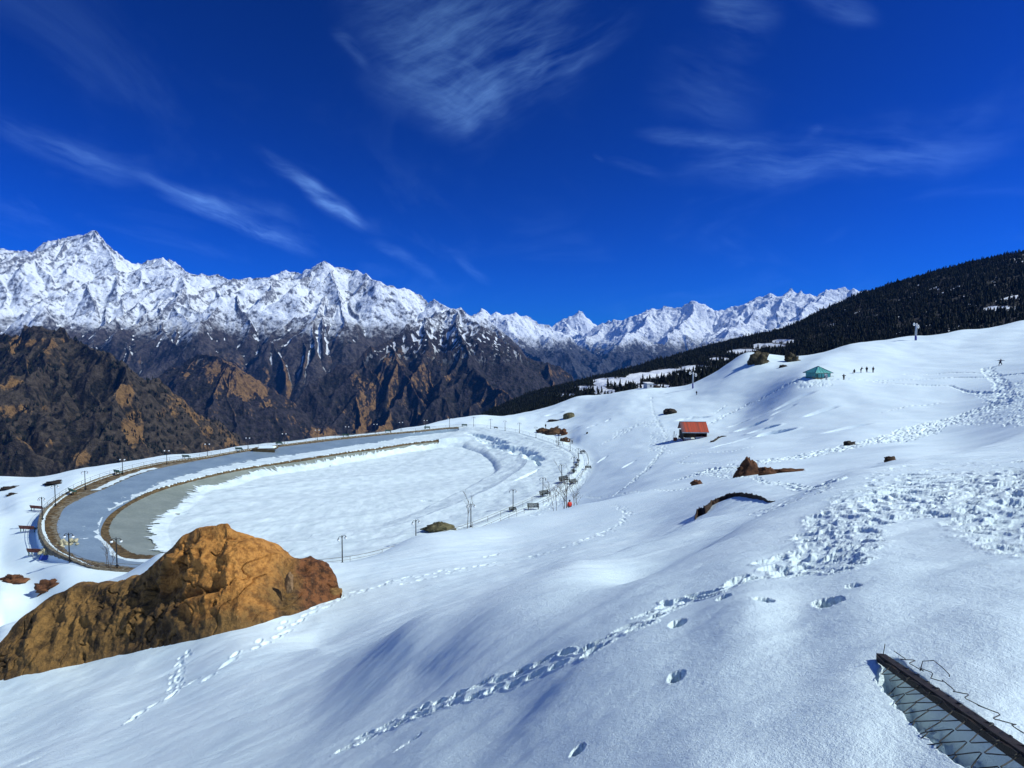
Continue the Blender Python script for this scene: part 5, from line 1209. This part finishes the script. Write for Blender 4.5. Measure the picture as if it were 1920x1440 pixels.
MB().tube([(.9, 0, 5), (.9, 0, 8.2)], .09, 6).build('mast', M_dark, t)

# ---- lone conifers by the clearings
def make_pine(seed, h):
    t = empty('pine_tree', (0, 0, 0)); v, f = conifer_arrays(seed, 7, 9, h, h * .19)
    np_mesh('crown', v, f, MCON, smooth=False, parent=t); MB().tube([(0, 0, -.8), (0, 0, h * .85)], [.22, .06], 6).build('trunk', MBARK, t, True); return t
pines = [make_pine(200 + i, 10.0) for i in range(5)]; pu = set()
PX = [(1140, 722, 17), (1139, 716, 12), (1166, 728, 10), (1172, 729, 12), (1180, 727, 8), (1188, 729, 9), (1193, 728, 7), (1120, 731, 12), (1128, 734, 15), (1113, 738, 10), (1102, 722, 7), (1108, 722, 8), (1160, 706, 6), (1155, 707, 8), (1153, 706, 7), (1228, 716, 11), (1232, 719, 13), (1238, 722, 10), (1257, 722, 12), (1265, 721, 11), (1274, 720, 13), (1285, 716, 12), (1293, 714, 14), (1308, 708, 14), (1316, 706, 12), (1325, 702, 13), (1336, 697, 13), (1345, 692, 12), (1352, 688, 11), (1362, 682, 10), (1283, 703, 12), (1292, 699, 11), (1270, 706, 10), (1250, 712, 9)]
def hitF(px, py):
    d = ray(px, py); u = d[0] / d[1]; e = d[2] / d[1]; j = int(np.clip(np.searchsorted(fu, u), 1, len(fu) - 1)); col = FZ[:, j] / FY[:, j]
    w = np.nonzero(col >= e)[0]; w = w[w > 20]; k = w[0] if len(w) else 200
    Y = math.exp(fl[k]); return Vector((u * Y, Y, FZ[k, j]))
where = ['left clearing', 'left clearing', 'snow strip left of the lift hut', 'snow strip left of the lift hut']
ORD = 'first second third fourth fifth sixth seventh eighth'.split()
PX.sort()
cnt = {}
for i, (px, py, h) in enumerate(PX):
    q = hitF(px, py + 4); s = pines[i % 5]; o = s if i % 5 not in pu else copy_tree(s); pu.add(i % 5)
    hh = h * q.y / F / 10; o.location = q; o.scale = (hh * 1.1, hh * 1.1, hh); o.rotation_euler = (0, 0, i * 1.7)
    if px < 1135: lab = 'on the edge of the leftmost forest clearing'
    elif px < 1150: lab = 'standing apart in the middle of the snowy clearing'
    elif px < 1200: lab = 'in the row on snow left of the lift hut'
    elif px < 1262: lab = 'in the clump just right of the lift hut'
    elif px < 1300: lab = 'in the belt between lift hut and pale tower'
    else: lab = 'in the belt climbing right of the pale tower'
    k_ = cnt.get(lab, 0); cnt[lab] = k_ + 1; lab = ORD[k_] + ' dark pine from the left ' + lab
    tag(o, lab, 'pine tree', 'pines around the forest clearings')

# ---- people
M_black = simple('black_cloth', (.012, .012, .016), .9, var=.3); M_navy = simple('navy_cloth', (.02, .02, .05), .9); M_redj = simple('red_jacket', (.62, .035, .015), .6, var=.15); M_skin = simple('skin', (.35, .19, .13), .6, var=.1); M_greyc = simple('grey_cloth', (.30, .31, .33), .9); M_hair = simple('dark_hair', (.01, .008, .007), .7); M_brownc = simple('brown_cloth', (.07, .05, .04), .9)
def skin_mesh(name, V, E, Rr, mt, parent, root=0):
    me = bpy.data.meshes.new(name); me.from_pydata(V, E, []); o = bpy.data.objects.new(name, me); C.objects.link(o); o.parent = parent
    if not me.skin_vertices: me.attributes  # layer appears with the modifier
    md = o.modifiers.new('skin', 'SKIN'); md.use_smooth_shade = True
    import bmesh
    bm = bmesh.new(); bm.from_mesh(me); ly = bm.verts.layers.skin.verify()
    for v, r in zip(bm.verts, Rr): v[ly].radius = (r, r)
    bm.verts.ensure_lookup_table(); bm.verts[root][ly].use_root = True; bm.to_mesh(me); bm.free()
    ss_ = o.modifiers.new('smooth', 'SUBSURF'); ss_.levels = 1; ss_.render_levels = 2; me.materials.append(mt); return o
def person(x, y, z, rz, label, pose='stand', top=M_black, legs=M_black, sc=1.0, hat=M_hair, arms=None):
    t = empty('person', (x, y, z), rz, label, 'person', scale=sc)
    lean = {'stand': 0, 'lean': .35, 'ski': .32, 'sit': .1}.get(pose, 0); ph = .93 if pose != 'sit' else .42
    if pose == 'ski': ph = .78
    J = {'pel': (0, 0, ph), 'che': (0, lean * .45, ph + .36), 'nec': (0, lean * .7, ph + .55), 'hed': (0, lean * .8, ph + .66), 'top': (0, lean * .85, ph + .78)}
    for s, nm in ((-1, 'l'), (1, 'r')):
        J['hip' + nm] = (s * .10, 0, ph - .05)
        if pose == 'sit': J['kne' + nm] = (s * .16, .42, .45); J['ank' + nm] = (s * .17, .50, .07); J['toe' + nm] = (s * .18, .68, .04)
        elif pose == 'ski': J['kne' + nm] = (s * .24, .20, .44); J['ank' + nm] = (s * .34, .02 if s < 0 else .12, .08); J['toe' + nm] = (s * .36, .24, .05)
        else: J['kne' + nm] = (s * .11, .04, .48); J['ank' + nm] = (s * .12, -.02, .08); J['toe' + nm] = (s * .14, .16, .05)
        sh = (s * .19, lean * .6, ph + .47); J['sho' + nm] = sh
        a = arms or 'down'
        if a == 'out': el = (s * .42, lean * .6 + .02, ph + .30); ha = (s * .52, lean * .6 + .1, ph + .48)
        elif a == 'wide': el = (s * .46, lean * .6 + .05, ph + .50); ha = (s * .74, lean * .6 + .1, ph + .44)
        elif a == 'hips': el = (s * .40, lean * .5 - .05, ph + .22); ha = (s * .22, lean * .3 + .08, ph + .08)
        elif a == 'fwd': el = (s * .24, lean * .6 + .18, ph + .20); ha = (s * .14, lean * .6 + .40, ph + .24)
        else: el = (s * .26, lean * .4, ph + .20); ha = (s * .25, lean * .4 + .10, ph - .03)
        J['elb' + nm] = el; J['han' + nm] = ha
        d = Vector(ha) - Vector(el); d.normalize(); J['fin' + nm] = tuple(Vector(ha) + d * .10)
    keys = list(J); idx = {k: i for i, k in enumerate(keys)}; V = [J[k] for k in keys]
    E = [('pel', 'che'), ('che', 'nec'), ('nec', 'hed'), ('hed', 'top')]
    for nm in 'lr': E += [('pel', 'hip' + nm), ('hip' + nm, 'kne' + nm), ('kne' + nm, 'ank' + nm), ('ank' + nm, 'toe' + nm), ('che', 'sho' + nm), ('sho' + nm, 'elb' + nm), ('elb' + nm, 'han' + nm), ('han' + nm, 'fin' + nm)]
    rad = dict(pel=.14, che=.15, nec=.06, hed=.095, top=.07, hip=.10, kne=.065, ank=.05, toe=.045, sho=.075, elb=.05, han=.035, fin=.03)
    Rr = [rad[k[:3]] for k in keys]
    skin_mesh('body', V, [(idx[a], idx[b]) for a, b in E], Rr, M_skin, t)
    k2 = [k for k in keys if k[:3] in ('pel', 'che', 'sho', 'elb', 'han')]; V2 = [J[k] for k in k2]; i2 = {k: i for i, k in enumerate(k2)}
    V2[i2['pel']] = (0, 0, ph - .08)
    skin_mesh('jacket', V2, [(i2[a], i2[b]) for a, b in E if a in i2 and b in i2], [rad[k[:3]] * 1.25 + .012 for k in k2], top, t)
    k3 = [k for k in keys if k[:3] in ('pel', 'hip', 'kne', 'ank', 'toe')]; i3 = {k: i for i, k in enumerate(k3)}
    skin_mesh('trousers', [J[k] for k in k3], [(i3[a], i3[b]) for a, b in E if a in i3 and b in i3], [rad[k[:3]] * 1.15 + .012 for k in k3], legs, t)
    hd = Vector(J['hed']); MB().ball((hd.x, hd.y - .015, hd.z + .045), .125, 12, 8, (.92, 1.0, 1.0)).build('hair', hat, t, True)
    fc = MB().ball((hd.x, hd.y + .10, hd.z - .01), .022, 6, 5).ball((hd.x - .035, hd.y + .09, hd.z + .03), .012, 6, 4).ball((hd.x + .035, hd.y + .09, hd.z + .03), .012, 6, 4).build('face', M_skin, t, True)
    return t
def put(px, pyb, rz, label, **k):
    p = hit(px, pyb); pyt = k.pop('top_py', None); return person(p.x, p.y, G(p.x, p.y) - .02, rz, label, **k)
d = ray(1068, 943); Yr = 68.0; xr = d[0] / d[1] * Yr; ztop = at(1067, 936.5, Yr).z
person(xr, Yr, ztop - 1.78, .3, 'person in a bright red jacket seen from behind over the snow crest', 'stand', M_redj, M_black)
sk = dict(sc=1.05)
put(1582, 711, 3.1, 'person in dark clothes with elbows out right of the teal pavilion', arms='out', **sk); put(1602, 701, 2.2, 'person in dark clothes sitting on the snow, leftmost of four', pose='sit', arms='fwd', **sk)
put(1614, 700, -1.9, 'person in dark clothes leaning over, second of four in a row', pose='lean', arms='fwd', **sk); put(1625, 699, 2.8, 'person in dark clothes standing upright, third of four in a row', arms='down', **sk); put(1637, 698, 1.7, 'person in dark clothes at the right end of the row of four', arms='hips', top=M_brownc, **sk)
s_ = put(1875, 687, 2.9, 'skier in dark clothes crouching with arms spread at the far right', pose='ski', arms='wide', top=M_navy, sc=1.1)
for s in (-1, 1): MB().box((s * .35, .15, .02), (.09, 1.7, .03)).build('ski', M_dark, s_)
MB().tube([(.74, .3, 1.2), (1.35, .3, 1.28)], .02, 5).build('ski_pole', M_dark, s_)
put(1306, 740, 2.9, 'person in dark clothes walking alone below the pale lift tower', arms='down'); put(1549, 711, 3.0, 'person in pale grey clothes standing in front of the teal pavilion', top=M_greyc, legs=M_greyc, arms='hips')
for px, lab, tp_, wch in ((1023, 'person standing on the left shoulder of the brown rock cluster', M_black, 802.5), (1046, 'person standing behind the crown of the largest brown boulder', M_brownc, 802.5)):
    p = hit(px, 811 if px < 1040 else 814); zt = at(px, 794.5 if px == 1023 else 797.5, p.y + 3).z; person(p.x * (p.y + 3) / p.y, p.y + 3, zt - 1.75, 3.0, lab, 'stand', tp_, M_black)
p = hit(1073, 832); person(p.x, p.y + .5, G(p.x, p.y), 2.4, 'person in dark clothes standing at the corner of the railing', 'stand', M_black, M_brownc); p = hit(1070, 829)

# ---- chain link fence breaking out of the snow in the right foreground
a = hit(1655, 1243); b = hit(1935, 1452); a.z += .03; b.z += .05
ax = (b - a).normalized(); up = Vector((0, 0, 1)); dn = ax.cross(up).normalized()      # points down-left, towards the camera's side
if dn.x > 0: dn = -dn
t = empty('chain_link_fence', a, 0, 'rusty fence rail with torn chain link netting sticking out of the near snow', 'fence')
M_rust = simple('rusty_iron', (.018, .011, .010), .7, .2, var=.5, scale=30, bump=.3); M_wire = simple('old_wire', (.045, .042, .035), .55, .5, var=.4, scale=40)
L = (b - a).length + .6
mb = MB(); M0 = -ax * .03
def bar(mb, u0, v0, w_, h_, s0, s1):     # profile offset in (dn, up) frame
    pts = []
    for s in (s0, s1):
        for (u, v) in ((u0, v0), (u0 + w_, v0), (u0 + w_, v0 + h_), (u0, v0 + h_)): pts.append(ax * s + dn * u + up * v)
    mb.add(pts, [(3, 2, 1, 0), (4, 5, 6, 7), (0, 1, 5, 4), (1, 2, 6, 5), (2, 3, 7, 6), (3, 0, 4, 7)])
bar(mb, -.018, .0, .038, .005, -.02, L); bar(mb, .015, -.034, .005, .033, -.02, L); mb.build('rail', M_rust, t)
wm = MB(); per = .088; hw = .044
for i in range(6):
    pts = []; n = int(L / (per / 2)) + 1; w0 = i * hw * 1.12 - .04
    for k in range(n):
        s = k * per / 2 + .012 * math.sin(i * 1.3); sg = 1 if (k + i) % 2 else -1
        w = w0 + sg * hw * .70; sag = -.55 * max(0, w) - .5 * max(0, w - .10) ** 1.2; jit = .006 * math.sin(k * 2.7 + i * 5.1)
        if i == 0: sag += .014 + .010 * math.sin(k * 1.9); w = w0 + sg * hw * .36
        c = ax * s + dn * (w + jit) + up * (.012 + sag + .003 * sg)
        pts.append(c)
    wr_ = w0; lim = n; st_ = int((.5 * max(0.0, (w0 - .01) / .125) ** 1.25 + .02) / (per / 2)) + 1
    # round the bends a little
    fine = []
    for q in range(st_, lim - 1):
        for f in (.10, .25, .75, .90): fine.append(pts[q].lerp(pts[q + 1], f) + up * .002 * math.sin(q * 1.7 + f * 3))
    wm.tube(fine, .0017, 5)
wm.tube([ax * .30 + up * .02 + dn * -.03, ax * .27 + up * .055 + dn * -.05, ax * .30 + up * .07 + dn * -.075, ax * .36 + up * .06 + dn * -.08, ax * .43 + up * .05 + dn * -.075, ax * .435 + up * .043 + dn * -.073], .0017, 5)
wm.tube([ax * .0, ax * .03 + up * .045 + dn * .005, ax * .02 + up * .06], .0016, 5); wm.build('netting', M_wire, t, True)
wt = MB(); wt.tube([ax * s + dn * (.024 + .004 * math.sin(s * 40)) + up * (-.005 + .004 * math.cos(s * 31)) for s in np.linspace(0, L, 50)], .0022, 5).build('tie_wire', simple('brown_wire', (.12, .07, .04), .6), t, True)
# ------------------------------------------------------------------ haze : air between here and the far range
hz = MB().box((0, 11000, 850), (64000, 62000, 5100)).build('haze', None)
mh = bpy.data.materials.new('haze_air'); mh.use_nodes = True; th_ = NT(mh.node_tree); th_.n.clear()
ho = th_.n.new('ShaderNodeOutputMaterial'); pv = th_.n.new('ShaderNodeVolumePrincipled')
pv.inputs['Density'].default_value = 2.2e-5; pv.inputs['Color'].default_value = (.05, .30, 1.0, 1); pv.inputs['Anisotropy'].default_value = .1
th_.l.new(pv.outputs[0], ho.inputs['Volume']); hz.data.materials.append(mh); tag(hz, kind='stuff')
